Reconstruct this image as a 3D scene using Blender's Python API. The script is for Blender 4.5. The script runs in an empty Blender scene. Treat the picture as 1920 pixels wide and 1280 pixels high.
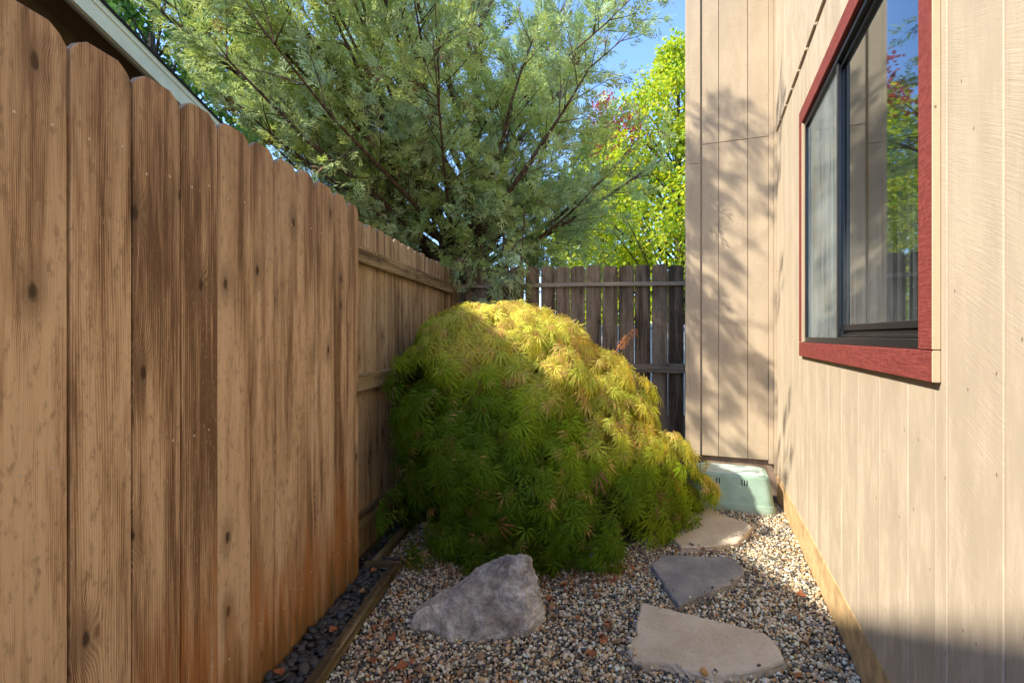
import bpy, bmesh, math, random
import numpy as np
from mathutils import Vector, Matrix, noise as mnoise
random.seed(7); np.random.seed(7)
RNG = np.random.default_rng(11)
sc = bpy.context.scene
COL = sc.collection

# ------------------------------------------------------------------ camera, sky, sun, exposure
cam_d = bpy.data.cameras.new('camera'); cam = bpy.data.objects.new('camera', cam_d); COL.objects.link(cam)
cam.location = (0, 0, 1.2); cam.rotation_euler = (math.radians(90), 0, 0)
cam_d.sensor_width = 36; cam_d.lens = 940 / 1920 * 36; cam_d.shift_y = -10 / 1920
cam_d.clip_start = .05; cam_d.clip_end = 600
sc.camera = cam

SUN = Vector((-1, -.3, .985)).normalized()          # towards the sun
SUN_EL = math.asin(SUN.z); SUN_AZ = math.atan2(SUN.x, SUN.y)
w = bpy.data.worlds.new('World'); sc.world = w; w.use_nodes = True
wt = w.node_tree; bg = wt.nodes['Background']
sky = wt.nodes.new('ShaderNodeTexSky'); sky.sky_type = 'NISHITA'; sky.sun_disc = False
sky.sun_elevation = SUN_EL; sky.sun_rotation = SUN_AZ
sky.air_density = .8; sky.dust_density = .15; sky.ozone_density = 5; sky.altitude = 600
wt.links.new(sky.outputs[0], bg.inputs[0]); bg.inputs[1].default_value = .15
sl = bpy.data.lights.new('sun', 'SUN'); sl.energy = 2.4; sl.angle = math.radians(.55); sl.color = (1, .94, .82)
so = bpy.data.objects.new('sun', sl); COL.objects.link(so)
so.rotation_euler = SUN.to_track_quat('Z', 'Y').to_euler(); so.location = (-20, -4, 20)
sc.view_settings.view_transform = 'Standard'; sc.view_settings.look = 'None'
sc.view_settings.gamma = 1; sc.view_settings.use_curve_mapping = False
sc.view_settings.exposure = 1.95
sc.render.engine = 'CYCLES'
sc.cycles.max_bounces = 8; sc.cycles.diffuse_bounces = 5; sc.cycles.transparent_max_bounces = 8
sc.cycles.use_denoising = True

# ------------------------------------------------------------------ node helper
class NT:
    def __init__(s, name):
        s.mat = bpy.data.materials.new(name); s.mat.use_nodes = True
        s.t = s.mat.node_tree; s.b = s.t.nodes['Principled BSDF']; s.out = s.t.nodes['Material Output']
        s._tc = None
    def put(s, sock, v):
        if hasattr(v, 'is_output'): s.t.links.new(v, sock)
        else:
            if sock.type == 'RGBA' and len(v) == 3: v = (*v, 1)
            sock.default_value = v
    def n(s, typ, out=0, props=None, **ins):
        nd = s.t.nodes.new('ShaderNode' + typ)
        for k, v in (props or {}).items(): setattr(nd, k, v)
        for k, v in ins.items():
            k = int(k[1:]) if k[0] == '_' and k[1:].isdigit() else k.replace('_', ' ')
            s.put(nd.inputs[k], v)
        return nd.outputs[out]
    def tc(s, which='Object'):
        if s._tc is None: s._tc = s.t.nodes.new('ShaderNodeTexCoord')
        return s._tc.outputs[which]
    def rnd(s): return s.n('ObjectInfo', out='Random')
    def m(s, op, a, b=0.0, c=0.0, clamp=False): return s.n('Math', props=dict(operation=op, use_clamp=clamp), _0=a, _1=b, _2=c)
    def vm(s, op, a, b=(0, 0, 0)): return s.n('VectorMath', props=dict(operation=op), _0=a, _1=b)
    def scale(s, v, k): return s.vm('MULTIPLY', v, k)
    def noise(s, v, sc_=1.0, det=3.0, rough=.5, dist=0.0): return s.n('TexNoise', Vector=v, Scale=sc_, Detail=det, Roughness=rough, Distortion=dist)
    def ramp(s, f, stops, interp='LINEAR'):
        nd = s.t.nodes.new('ShaderNodeValToRGB'); s.t.links.new(f, nd.inputs[0]); cr = nd.color_ramp; cr.interpolation = interp
        while len(cr.elements) < len(stops): cr.elements.new(.5)
        for e, (p, c) in zip(cr.elements, stops):
            e.position = p; e.color = (*c, 1) if len(c) == 3 else c
        return nd.outputs[0]
    def mr(s, f, a, b, c=0.0, d=1.0, interp='SMOOTHSTEP'):
        return s.n('MapRange', props=dict(interpolation_type=interp), Value=f, From_Min=a, From_Max=b, To_Min=c, To_Max=d)
    def mix(s, f, a, b, mode='MIX'):
        nd = s.t.nodes.new('ShaderNodeMix'); nd.data_type = 'RGBA'; nd.blend_type = mode
        s.put(nd.inputs[0], f); s.put(nd.inputs[6], a); s.put(nd.inputs[7], b); return nd.outputs[2]
    def sep(s, v):
        nd = s.t.nodes.new('ShaderNodeSeparateXYZ'); s.t.links.new(v, nd.inputs[0]); return nd.outputs
    def comb(s, x, y, z): return s.n('CombineXYZ', X=x, Y=y, Z=z)
    def bump(s, h, st=.5, dist=.002): return s.n('Bump', Strength=st, Distance=dist, Height=h)
    def set(s, color=None, rough=None, normal=None, spec=None, metal=None):
        if color is not None: s.put(s.b.inputs['Base Color'], color)
        if rough is not None: s.put(s.b.inputs['Roughness'], rough)
        if normal is not None: s.put(s.b.inputs['Normal'], normal)
        if spec is not None: s.put(s.b.inputs['Specular IOR Level'], spec)
        if metal is not None: s.put(s.b.inputs['Metallic'], metal)
        return s.mat

# ------------------------------------------------------------------ materials
def wood_mat(name, light, mid, dark, stain=0.0, knot=1.0, grain=1350., green=0.0, axis='z', greytop=0.0, knotgate=.35, blotch=0.0):
    N = NT(name)
    o = N.tc(); x, y, z = N.sep(o)
    if axis == 'x': x, z = z, x
    r = N.rnd(); off = N.m('MULTIPLY', r, 31.0)
    P = N.comb(N.m('ADD', x, off), N.m('ADD', y, off), N.m('ADD', z, N.m('MULTIPLY', r, 77.0)))
    kv = N.comb(N.m('MULTIPLY', N.m('ADD', x, N.m('MULTIPLY', r, 13.7)), 7.0), N.m('MULTIPLY', N.m('ADD', z, N.m('MULTIPLY', r, 41.0)), 3.2), 0.0)
    vor = N.t.nodes.new('ShaderNodeTexVoronoi'); vor.voronoi_dimensions = '2D'; vor.inputs['Scale'].default_value = 1.0
    N.t.links.new(kv, vor.inputs['Vector'])
    d = N.m('ADD', vor.outputs['Distance'], N.m('MULTIPLY', N.m('SUBTRACT', N.noise(P, 60., 2.), .5), .05))
    gate = N.m('GREATER_THAN', N.sep(vor.outputs['Color'])[0], knotgate)
    kd = N.m('MULTIPLY', d, 1.0)
    bulge = N.m('MULTIPLY', N.m('POWER', 2.718, N.m('MULTIPLY', N.m('MULTIPLY', kd, kd), -22.0)), N.m('MULTIPLY', gate, 34.0))
    warp = N.m('MULTIPLY', N.noise(N.scale(P, (9, 9, 1.1)), 1., 3., .55), 34.0)
    ph = N.m('ADD', N.m('ADD', N.m('MULTIPLY', x, N.m('MULTIPLY', N.m('ADD', .55, N.m('MULTIPLY', N.m('FRACT', N.m('MULTIPLY', r, 7.31)), .7)), grain)), warp), bulge)
    g1 = N.m('MULTIPLY_ADD', N.m('SINE', ph), .5, .5)
    fib = N.noise(N.scale(P, (420, 420, 9)), 1., 4., .6)
    fib2 = N.noise(N.scale(P, (90, 90, 2.5)), 1., 3., .6)
    tone = N.noise(N.scale(P, (16, 16, 1.1)), 1., 3., .6)
    gs = N.noise(N.scale(P, (14, 14, 2.5)), 1.5, 2.)
    g = N.m('MULTIPLY', N.m('SUBTRACT', g1, .5), N.mr(gs, .35, .65, .05, .24))
    v = N.m('ADD', N.m('ADD', N.m('MULTIPLY', fib, .62), N.m('MULTIPLY', fib2, .36)), N.m('ADD', g, N.m('MULTIPLY', N.m('SUBTRACT', tone, .5), 1.5)))
    v = N.m('ADD', v, N.m('MULTIPLY', N.m('SUBTRACT', r, .5), .22))
    c = N.ramp(v, [(.27, dark), (.45, mid), (.66, light)])
    # mottled weathering
    mott = N.noise(N.scale(P, (60, 60, 22)), 1., 5., .7)
    c = N.mix(N.mr(mott, .50, .70, 0, .6), c, tuple(k * .5 for k in mid))
    fm = N.noise(N.scale(P, (150, 150, 40)), 1., 4., .75)
    c = N.mix(N.mr(fm, .58, .72, 0, .5), c, tuple(min(1, k * 1.2) for k in light))
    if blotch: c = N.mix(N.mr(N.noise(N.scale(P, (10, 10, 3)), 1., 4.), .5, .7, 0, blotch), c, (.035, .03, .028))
    # knots
    ring = N.mr(d, .05, .34, .95, 0.)
    c = N.mix(N.m('MULTIPLY', N.m('MULTIPLY', ring, gate), .55 * knot), c, tuple(k * .35 for k in mid))
    core = N.m('MULTIPLY', N.mr(d, .035, .08, 1., 0.), gate)
    c = N.mix(N.m('MULTIPLY', core, .85 * knot), c, (.05, .028, .016))
    tz = N.m('ADD', z, N.m('MULTIPLY', N.m('SUBTRACT', N.noise(N.scale(P, (22, 22, 3.)), 1., 3.), .5), .55))
    if greytop:
        c = N.mix(N.mr(tz, 1.0, 1.85, 0, greytop), c, N.mix(.5, c, (.10, .066, .05), 'MIX'))
    if stain:
        wx = N.sep(N.n('ObjectInfo', out='Location'))[1]
        far = N.mr(wx, 1.0, 1.55, .25, 1.)
        sf = N.m('MULTIPLY', N.mr(N.m('ADD', tz, N.m('MULTIPLY', r, .30)), .30, .72, 1., 0.), far)
        streak = N.mr(N.noise(N.scale(P, (40, 40, 3)), 1., 4., .6), .32, .6, .35, 1.)
        c = N.mix(N.m('MULTIPLY', N.m('MULTIPLY', sf, streak), stain), c, (.50, .19, .045))
    if green:
        c = N.mix(N.m('MULTIPLY', N.mr(tz, .0, .26, 1., 0.), green), c, (.12, .085, .02))
    h = N.m('ADD', N.m('ADD', N.m('MULTIPLY', fib, .6), N.m('MULTIPLY', g1, .3)), N.m('MULTIPLY', core, -.8))
    return N.set(c, N.mr(fib2, .3, .7, .72, .9), N.bump(h, .75, .0015), .25)

W_NEAR = wood_mat('weathered_cedar_board', (.76, .53, .32), (.53, .335, .185), (.20, .11, .055), stain=.9, knot=1., green=.6, greytop=.7, knotgate=.62)
W_FAR = wood_mat('tan_cedar_board', (.60, .44, .27), (.42, .285, .16), (.16, .10, .055), stain=0, knot=.9, green=.4, greytop=.3, knotgate=.55)
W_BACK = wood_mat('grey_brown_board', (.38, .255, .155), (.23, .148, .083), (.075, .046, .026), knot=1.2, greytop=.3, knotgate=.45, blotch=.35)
W_RAIL = wood_mat('rail_timber', (.42, .32, .18), (.28, .20, .10), (.10, .065, .035), knot=.8, grain=420, axis='x')
W_BRAIL = wood_mat('grey_rail_timber', (.42, .31, .21), (.28, .195, .125), (.10, .065, .04), knot=.8, grain=420, axis='x')
W_EDGE = wood_mat('edging_timber', (.30, .23, .12), (.19, .14, .065), (.07, .045, .022), knot=.7, grain=500, axis='x')
W_POST = wood_mat('post_timber', (.40, .28, .17), (.28, .18, .10), (.12, .07, .04), knot=.6)

def siding_mat(name, base, worn=.5, saw=1.0):
    N = NT(name); o = N.tc(); r = N.rnd()
    P = N.vm('ADD', o, N.comb(N.m('MULTIPLY', r, 17.), 0., N.m('MULTIPLY', r, 9.)))
    x, y, z = N.sep(P)
    wz = N.m('MULTIPLY', N.noise(N.scale(P, (3, 3, 2)), 1., 2.), .025)
    rot = N.comb(N.m('ADD', N.m('MULTIPLY', x, .9), N.m('MULTIPLY', z, .42)), y, N.m('ADD', wz, N.m('SUBTRACT', N.m('MULTIPLY', z, .9), N.m('MULTIPLY', x, .42))))
    sawn = N.noise(N.scale(rot, (11, 11, 230)), 1., 4., .65)
    grainv = N.noise(N.scale(P, (190, 190, 5)), 1., 3., .6)
    blot = N.noise(N.scale(P, (9, 9, 2.6)), 1., 5., .65)
    sm = N.mr(N.noise(N.scale(P, (5, 5, 3)), 1., 3., .6), .38, .62, .15, 1.)
    flake = N.noise(N.scale(P, (45, 45, 9)), 1., 5., .7)
    oz = N.sep(N.tc())[2]
    low = N.mr(oz, .2, 1.1, 1., .25)
    pale = tuple(min(.8, k * 1.12 + .035) for k in base); dk = tuple(k * .86 for k in base)
    c = N.mix(N.mr(blot, .3, .7), dk, base)
    c = N.mix(N.m('MULTIPLY', N.mr(N.m('ADD', N.m('MULTIPLY', blot, .5), N.m('MULTIPLY', flake, .5)), .46, .62), N.m('MULTIPLY', low, worn)), c, pale)
    c = N.mix(N.m('MULTIPLY', N.m('MULTIPLY', N.mr(sawn, .54, .70), sm), .55), c, dk)
    c = N.mix(N.m('MULTIPLY', N.m('MULTIPLY', N.mr(sawn, .30, .46, 1., 0.), sm), .5), c, pale)
    c = N.mix(N.mr(N.noise(N.scale(P, (130, 130, 100)), 1., 4., .7), .56, .72, 0, .35), c, dk)
    cr = N.m('MULTIPLY', N.mr(grainv, .66, .74), N.mr(N.noise(N.scale(P, (8, 8, 2)), 1., 2.), .5, .65))
    c = N.mix(N.m('MULTIPLY', N.m('MULTIPLY', cr, low), .7), c, tuple(k * .42 for k in base))
    pit = N.n('TexVoronoi', props=dict(voronoi_dimensions='2D'), Vector=N.comb(N.m('MULTIPLY', N.m('ADD', x, y), 6.0), N.m('MULTIPLY', z, 4.0), 0.0), Scale=1.0)
    c = N.mix(N.mr(pit, .010, .022, .75, 0.), c, (.14, .08, .05))
    h = N.m('ADD', N.m('MULTIPLY', N.m('MULTIPLY', sawn, sm), 1.0 * saw), N.m('ADD', N.m('MULTIPLY', grainv, .35), N.m('MULTIPLY', flake, .35)))
    return N.set(c, .72, N.bump(h, .8, .0016), .3)
SIDING = siding_mat('tan_painted_siding', (.51, .405, .285), worn=.9, saw=.9)
SIDING2 = siding_mat('tan_painted_siding_smooth', (.51, .395, .262), worn=.15, saw=.5)
TRIMT = siding_mat('tan_trim_paint', (.56, .42, .26), worn=.0, saw=.4)
def solid(name, c, rough=.6, bumps=0.0, spec=.4, var=.15, sc_=20., metal=None):
    N = NT(name); v = N.noise(N.tc(), sc_, 4., .6)
    col = N.mix(N.mr(v, .3, .7), tuple(k * (1 - var) for k in c), tuple(min(1, k * (1 + var)) for k in c))
    return N.set(col, rough, N.bump(v, bumps, .002) if bumps else None, spec, metal)
def red_mat():
    N = NT('red_painted_trim'); o = N.tc(); r = N.rnd()
    P = N.vm('ADD', o, N.comb(N.m('MULTIPLY', r, 5.), N.m('MULTIPLY', r, 5.), 0.))
    g = N.noise(N.scale(P, (60, 60, 60)), 1., 5., .7); s = N.noise(N.scale(P, (14, 200, 200)), 1., 3., .6)
    c = N.mix(N.mr(N.m('ADD', N.m('MULTIPLY', g, .5), N.m('MULTIPLY', s, .5)), .35, .65), (.16, .027, .022), (.28, .06, .046))
    c = N.mix(N.mr(N.noise(N.scale(P, (80, 300, 300)), 1., 3., .7), .68, .78, 0, .6), c, (.10, .02, .015))
    c = N.mix(N.mr(N.noise(N.scale(P, (50, 160, 160)), 1., 4., .8), .67, .72, 0, .5), c, (.42, .22, .17))
    return N.set(c, .7, N.bump(N.m('ADD', s, g), .8, .0018), .3)
RED = red_mat()
CONC = solid('painted_concrete_footing', (.56, .37, .18), .85, .5, .2, .24, 14.)
CONC2 = solid('bare_concrete_footing', (.36, .25, .17), .9, .5, .2, .25, 12.)
BLACKAL = solid('black_aluminium', (.012, .012, .014), .32, 0, .5, .2)
CREAM = solid('cream_fascia_paint', (.86, .70, .48), .55, .1, .4, .05, 4.)
SOFFIT = solid('brown_soffit_paint', (.14, .068, .028), .7, .1, .3, .08, 3.)
TAUPE = solid('taupe_paint', (.34, .27, .19), .6, 0, .3, .06)
DARKROOF = solid('dark_shingle', (.03, .022, .02), .9, .6, .2, .4, 60.)
NAIL = solid('nail_head', (.62, .50, .36), .5, 0, .4, .1)
DARK = solid('dark_room', (.02, .02, .02), .9)
CURT = solid('grey_curtain', (.30, .33, .34), .9)
SAW = solid('sawn_end_grain', (.30, .21, .135), .9, .6, .2, .3, 200.)

def glass_mat(name, dust, tint, refl=1.0, streak=.5, droplow=.0):
    N = NT(name); N.t.nodes.remove(N.b); N.b = None
    o = N.tc(); z = N.sep(o)[2]
    fr = N.n('Fresnel', IOR=1.75)
    rf = N.m('MULTIPLY', fr, refl, clamp=True)
    tr = N.n('BsdfTransparent', Color=tint)
    gl = N.n('BsdfGlossy', Color=(.88, .96, .98), Roughness=.025)
    a = N.n('MixShader', _0=rf, _1=tr, _2=gl)
    st = N.noise(N.scale(o, (85, 85, 1.3)), 1., 3., .7)
    bl = N.noise(N.scale(o, (3, 3, 2.2)), 1., 4., .6)
    f = N.m('ADD', N.m('MULTIPLY', N.mr(st, .35, .72), streak), N.m('MULTIPLY', N.mr(bl, .3, .7), .35))
    f = N.m('MULTIPLY', f, N.m('ADD', N.mr(z, .0, .55, droplow + dust, dust), 0.0), clamp=True)
    sp = N.m('MULTIPLY', N.mr(N.noise(N.scale(o, (40, 40, 60)), 1., 4., .8), .66, .70), N.mr(z, .0, .22, .8, 0.))
    f = N.m('MAXIMUM', f, N.m('MULTIPLY', sp, .9))
    df = N.n('BsdfDiffuse', Color=(.55, .60, .60))
    N.t.links.new(N.n('MixShader', _0=f, _1=a, _2=df), N.out.inputs[0])
    return N.mat
GLASS_FAR = glass_mat('dusty_window_glass', .55, (.85, .9, .9), .55, .35)
GLASS_NEAR = glass_mat('reflective_window_glass', .02, (.40, .52, .52), 1.35, .5, .20)

def leaf_mat(name, trans=.35, tcol=(1.2, 1.25, .5), rough=.5, spec=.3):
    N = NT(name); c = N.n('Attribute', props=dict(attribute_name='col'), out='Color')
    N.set(c, rough, None, spec)
    t = N.n('BsdfTranslucent', Color=N.mix(1.0, c, tcol, 'MULTIPLY'))
    N.t.links.new(N.n('MixShader', _0=trans, _1=N.b.outputs[0], _2=t), N.out.inputs[0])
    return N.mat
LEAF_MAPLE = leaf_mat('laceleaf_maple_leaf', .42, (1.45, 1.35, .5), .5, .12)
LEAF_JUN = leaf_mat('juniper_scale_leaf', .35, (1.1, 1.15, .7), .6, .15)
LEAF_YEL = leaf_mat('yellow_green_leaf', .5, (1.5, 1.4, .5))
LEAF_DRY = leaf_mat('dry_leaf', .15, (1, 1, 1), .7)
def col_mat(name, rough=.6, bump=.3, sc_=250.):
    N = NT(name); c = N.n('Attribute', props=dict(attribute_name='col'), out='Color')
    v = N.noise(N.tc(), sc_, 3., .6)
    return N.set(N.mix(N.mr(v, .3, .7), N.mix(1., c, (.72, .72, .72), 'MULTIPLY'), c), rough, N.bump(v, bump, .001), .4)
PEB = col_mat('gravel_pebble', .55)
def pebble_mat():
    N = NT('dark_beach_pebble'); r = N.rnd()
    c = N.ramp(r, [(0, (.022, .024, .026)), (.45, (.05, .05, .048)), (.75, (.075, .068, .052)), (1, (.035, .04, .05))])
    v = N.noise(N.tc(), 90., 4., .6)
    return N.set(N.mix(N.mr(v, .4, .75, 0, .4), c, (.11, .105, .09)), .5, N.bump(v, .2, .001), .4)
BPEB = pebble_mat()
def bark_mat(name, a, b):
    N = NT(name); o = N.tc()
    v = N.noise(N.scale(o, (30, 30, 7)), 1., 5., .7)
    return N.set(N.mix(N.mr(v, .35, .65), a, b), .9, N.bump(v, .8, .01), .2)
BARK_J = bark_mat('juniper_bark', (.06, .032, .02), (.20, .12, .08))
BARK_M = bark_mat('maple_bark', (.05, .038, .028), (.12, .09, .065))
def rock_mat():
    N = NT('grey_limestone'); o = N.tc()
    a = N.noise(o, 7., 8., .65, .6); b = N.noise(N.vm('ADD', o, (4, 2, 1)), 26., 7., .7); cc = N.noise(o, 120., 4., .6)
    c = N.ramp(N.m('ADD', N.m('MULTIPLY', a, .6), N.m('MULTIPLY', b, .4)), [(.40, (.19, .165, .14)), (.475, (.36, .32, .27)), (.53, (.52, .465, .39)), (.60, (.76, .69, .59))])
    vein = N.mr(N.m('ABSOLUTE', N.m('SUBTRACT', N.noise(o, 13., 8., .75, .2), .5)), .0, .02, 1., 0.)
    c = N.mix(N.m('MULTIPLY', vein, .35), c, (.62, .58, .54))
    c = N.mix(N.mr(N.noise(N.vm('ADD', o, (9, 9, 9)), 5., 4.), .56, .68, 0, .55), c, (.26, .19, .12))
    c = N.mix(N.mr(cc, .6, .75, 0, .5), c, (.6, .57, .54))
    h = N.m('ADD', N.m('MULTIPLY', a, 1.4), N.m('ADD', N.m('MULTIPLY', b, .8), N.m('MULTIPLY', cc, .25)))
    return N.set(c, .78, N.bump(h, 1., .022), .3)
ROCK = rock_mat()
def flag_mat(name, c1, c2, c3):
    N = NT(name); o = N.tc()
    a = N.noise(o, 5., 7., .62, .4); b = N.noise(o, 55., 5., .65); s = N.noise(o, 420., 2., .5)
    c = N.ramp(N.m('ADD', N.m('MULTIPLY', a, .7), N.m('MULTIPLY', b, .3)), [(.38, c2), (.52, c1), (.66, c3)])
    c = N.mix(N.mr(s, .62, .72, 0, .35), c, tuple(k * .45 for k in c1))
    crack = N.mr(N.m('ABSOLUTE', N.m('SUBTRACT', N.noise(o, 4., 6., .7, .8), .47)), 0., .006, 1., 0.)
    c = N.mix(N.m('MULTIPLY', crack, .35), c, tuple(k * .4 for k in c2))
    return N.set(c, .8, N.bump(N.m('ADD', N.m('MULTIPLY', a, 1.), N.m('MULTIPLY', b, .5)), .7, .006), .25)
FLAG_TAN = flag_mat('tan_sandstone', (.54, .44, .32), (.44, .345, .235), (.62, .52, .39))
FLAG_GREY = flag_mat('grey_bluestone', (.245, .23, .21), (.155, .15, .145), (.36, .32, .25))
def box_mat():
    N = NT('faded_green_plastic'); o = N.tc(); z = N.sep(o)[2]
    v = N.noise(o, 14., 5., .6)
    c = N.mix(N.mr(v, .3, .7), (.25, .37, .275), (.34, .45, .345))
    c = N.mix(N.m('MULTIPLY', N.mr(N.m('ADD', z, N.m('MULTIPLY', v, .08)), .02, .10, 1., 0.), .5), c, (.30, .24, .15))
    return N.set(c, .5, N.bump(N.noise(o, 200., 2.), .15, .001), .4)
GBOX = box_mat()
GLID = solid('pale_green_lid', (.48, .58, .50), .5, .15, .4, .12, 18.)
def ground_mat():
    N = NT('earth'); o = N.tc(); v = N.noise(o, 60., 6., .7)
    return N.set(N.mix(N.mr(v, .3, .7), (.05, .04, .03), (.16, .13, .10)), .95, N.bump(v, 1., .01), .2)
EARTH = ground_mat()

# ------------------------------------------------------------------ object helpers
def tag(o, label=None, cat=None, group=None, kind=None):
    for k, v in (('label', label), ('category', cat), ('group', group), ('kind', kind)):
        if v: o[k] = v
    return o
def empty(name, loc, rz=0):
    o = bpy.data.objects.new(name, None); COL.objects.link(o); o.location = loc; o.rotation_euler = (0, 0, rz)
    o.empty_display_size = .1; return o
def link(name, me, parent=None, loc=None, rz=None):
    o = bpy.data.objects.new(name, me); COL.objects.link(o)
    if parent: o.parent = parent
    if loc is not None: o.location = loc
    if rz is not None: o.rotation_euler = (0, 0, rz)
    return o
def bmobj(name, bm, mat, parent=None, loc=None, rz=None, smooth=False):
    bmesh.ops.recalc_face_normals(bm, faces=bm.faces)
    me = bpy.data.meshes.new(name); bm.to_mesh(me); bm.free()
    for m_ in (mat if isinstance(mat, (list, tuple)) else [mat]): me.materials.append(m_)
    if smooth: me.polygons.foreach_set('use_smooth', [True] * len(me.polygons))
    return link(name, me, parent, loc, rz)
def add_box(bm, x0, x1, y0, y1, z0, z1, bev=0.0, mi=0):
    vs = [bm.verts.new(p) for p in ((x0, y0, z0), (x1, y0, z0), (x1, y1, z0), (x0, y1, z0), (x0, y0, z1), (x1, y0, z1), (x1, y1, z1), (x0, y1, z1))]
    fs = [bm.faces.new([vs[i] for i in f]) for f in ((0, 3, 2, 1), (4, 5, 6, 7), (0, 1, 5, 4), (1, 2, 6, 5), (2, 3, 7, 6), (3, 0, 4, 7))]
    for f in fs: f.material_index = mi
    if bev:
        es = set(e for f in fs for e in f.edges)
        bmesh.ops.bevel(bm, geom=list(es), offset=bev, segments=1, affect='EDGES')
def box(name, mat, parent, x0, x1, y0, y1, z0, z1, bev=0.0, origin=None):
    """box in the parent's frame; its own origin at its low corner so textures vary"""
    bm = bmesh.new(); add_box(bm, 0, x1 - x0, 0, y1 - y0, 0, z1 - z0, bev)
    return bmobj(name, bm, mat, parent, (x0, y0, z0))
def prism(bm, pts, z0, z1, mi=0):
    a = [bm.verts.new((x, y, z0)) for x, y in pts]; b = [bm.verts.new((x, y, z1)) for x, y in pts]
    n = len(pts)
    bm.faces.new(a[::-1]); bm.faces.new(b)
    for i in range(n): bm.faces.new((a[i], a[(i + 1) % n], b[(i + 1) % n], b[i]))
def tube(bm, pts, rads, seg=6):
    rings = []
    prev = None
    for i, p in enumerate(pts):
        p = Vector(p)
        d = (Vector(pts[min(i + 1, len(pts) - 1)]) - Vector(pts[max(i - 1, 0)])).normalized()
        u = d.orthogonal().normalized() if prev is None else (prev - d * prev.dot(d)).normalized()
        prev = u; v = d.cross(u)
        rings.append([bm.verts.new(p + (u * math.cos(a) + v * math.sin(a)) * rads[i]) for a in [2 * math.pi * k / seg for k in range(seg)]])
    for a, b in zip(rings, rings[1:]):
        for k in range(seg): bm.faces.new((a[k], a[(k + 1) % seg], b[(k + 1) % seg], b[k]))
    bm.faces.new(rings[0][::-1]); bm.faces.new(rings[-1])
def np_mesh(name, V, F, cols, mat, parent=None, smooth=False, nper=3):
    """V (n,3), F (m,nper), cols (n,3)"""
    me = bpy.data.meshes.new(name)
    me.vertices.add(len(V)); me.vertices.foreach_set('co', V.astype(np.float32).ravel())
    me.loops.add(F.size); me.loops.foreach_set('vertex_index', F.astype(np.int32).ravel())
    me.polygons.add(len(F)); me.polygons.foreach_set('loop_start', np.arange(0, F.size, nper, dtype=np.int32))
    me.polygons.foreach_set('loop_total', np.full(len(F), nper, dtype=np.int32))
    me.polygons.foreach_set('use_smooth', np.full(len(F), smooth))
    if cols is not None:
        at = me.attributes.new('col', 'FLOAT_COLOR', 'POINT')
        at.data.foreach_set('color', np.concatenate([cols, np.ones((len(cols), 1))], 1).astype(np.float32).ravel())
    me.update(calc_edges=True); me.materials.append(mat)
    return link(name, me, parent)
def scatter(tv, tf, R, pos, cols, vcol=None):
    """template verts tv (k,3), faces tf (f,n); R (N,3,3) columns = axes (scaled); returns V,F,C"""
    N_, k = len(pos), len(tv)
    V = np.einsum('nij,kj->nki', R, tv) + pos[:, None, :]
    F = tf[None] + (np.arange(N_) * k)[:, None, None]
    C = np.repeat(cols[:, None, :], k, 1)
    if vcol is not None: C = C * vcol[None]
    return V.reshape(-1, 3), F.reshape(-1, tf.shape[1]), C.reshape(-1, 3)
def merge(parts):
    V = []; F = []; C = []; o = 0
    for v, f, c in parts:
        V.append(v); F.append(f + o); C.append(c); o += len(v)
    return np.concatenate(V), np.concatenate(F), np.concatenate(C)
def norm(a): return a / np.maximum(np.linalg.norm(a, axis=-1, keepdims=True), 1e-9)
def frame(d, up):
    """rotation matrices with columns x,y,z: y along d, z near up"""
    y = norm(d); x = norm(np.cross(y, up)); z = np.cross(x, y)
    return np.stack([x, y, z], -1)
def nz(p, s=1.0): return mnoise.noise(Vector(p) * s)

# ------------------------------------------------------------------ ground
bm = bmesh.new(); bmesh.ops.create_grid(bm, x_segments=1, y_segments=1, size=150)
tag(bmobj('ground', bm, EARTH, loc=(0, 0, -.012)), kind='structure')

# ------------------------------------------------------------------ fences
Fdir = Vector((.1267, .992, 0)); FANG = math.atan2(.992, .1267)
def fpt(perp, t): return Vector((-.992 * perp + .1267 * t, .1267 * perp + .992 * t, 0))
def picket_bm(wd, th, h, ear=.032, rnd=False, notch=False, bot=0.0):
    bm = bmesh.new()
    e = ear; top = h
    if rnd: prof = [(0, bot), (wd, bot), (wd, top - e * 1.25), (wd - e * .12, top - e * .75), (wd - e * .5, top - e * .22), (wd - e * 1.05, top), (e * 1.05, top), (e * .5, top - e * .22), (e * .12, top - e * .75), (0, top - e * 1.25)]
    else: prof = [(0, bot), (wd, bot), (wd, top - e), (wd - e * .42, top - e * .42), (wd - e * 1.05, top), (e * 1.05, top), (e * .42, top - e * .42), (0, top - e)]
    # slight edge wander along the length
    n = len(prof)
    a = [bm.verts.new((x, 0, z)) for x, z in prof]; b = [bm.verts.new((x, th, z)) for x, z in prof]
    bm.faces.new(a); bm.faces.new(b[::-1])
    for i in range(n):
        f = bm.faces.new((a[(i + 1) % n], a[i], b[i], b[(i + 1) % n]))
        if 2 <= i < n - 1 : f.material_index = 1
    bmesh.ops.bevel(bm, geom=[e_ for e_ in bm.edges if abs(e_.verts[0].co.y - e_.verts[1].co.y) < 1e-6 and e_.verts[0].co.y < 1e-6], offset=.0016, segments=1, affect='EDGES')
    return bm
nailme = None
def add_nail(pk, x, z, y=-.001, r=.0038):
    global nailme
    if nailme is None:
        bm = bmesh.new(); bmesh.ops.create_uvsphere(bm, u_segments=8, v_segments=4, radius=r)
        bmesh.ops.scale(bm, vec=(1, .35, 1), verts=bm.verts)
        nailme = bpy.data.meshes.new('nail'); bm.to_mesh(nailme); bm.free(); nailme.materials.append(NAIL)
    return link('nail', nailme, pk, (x, y, z))

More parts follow.
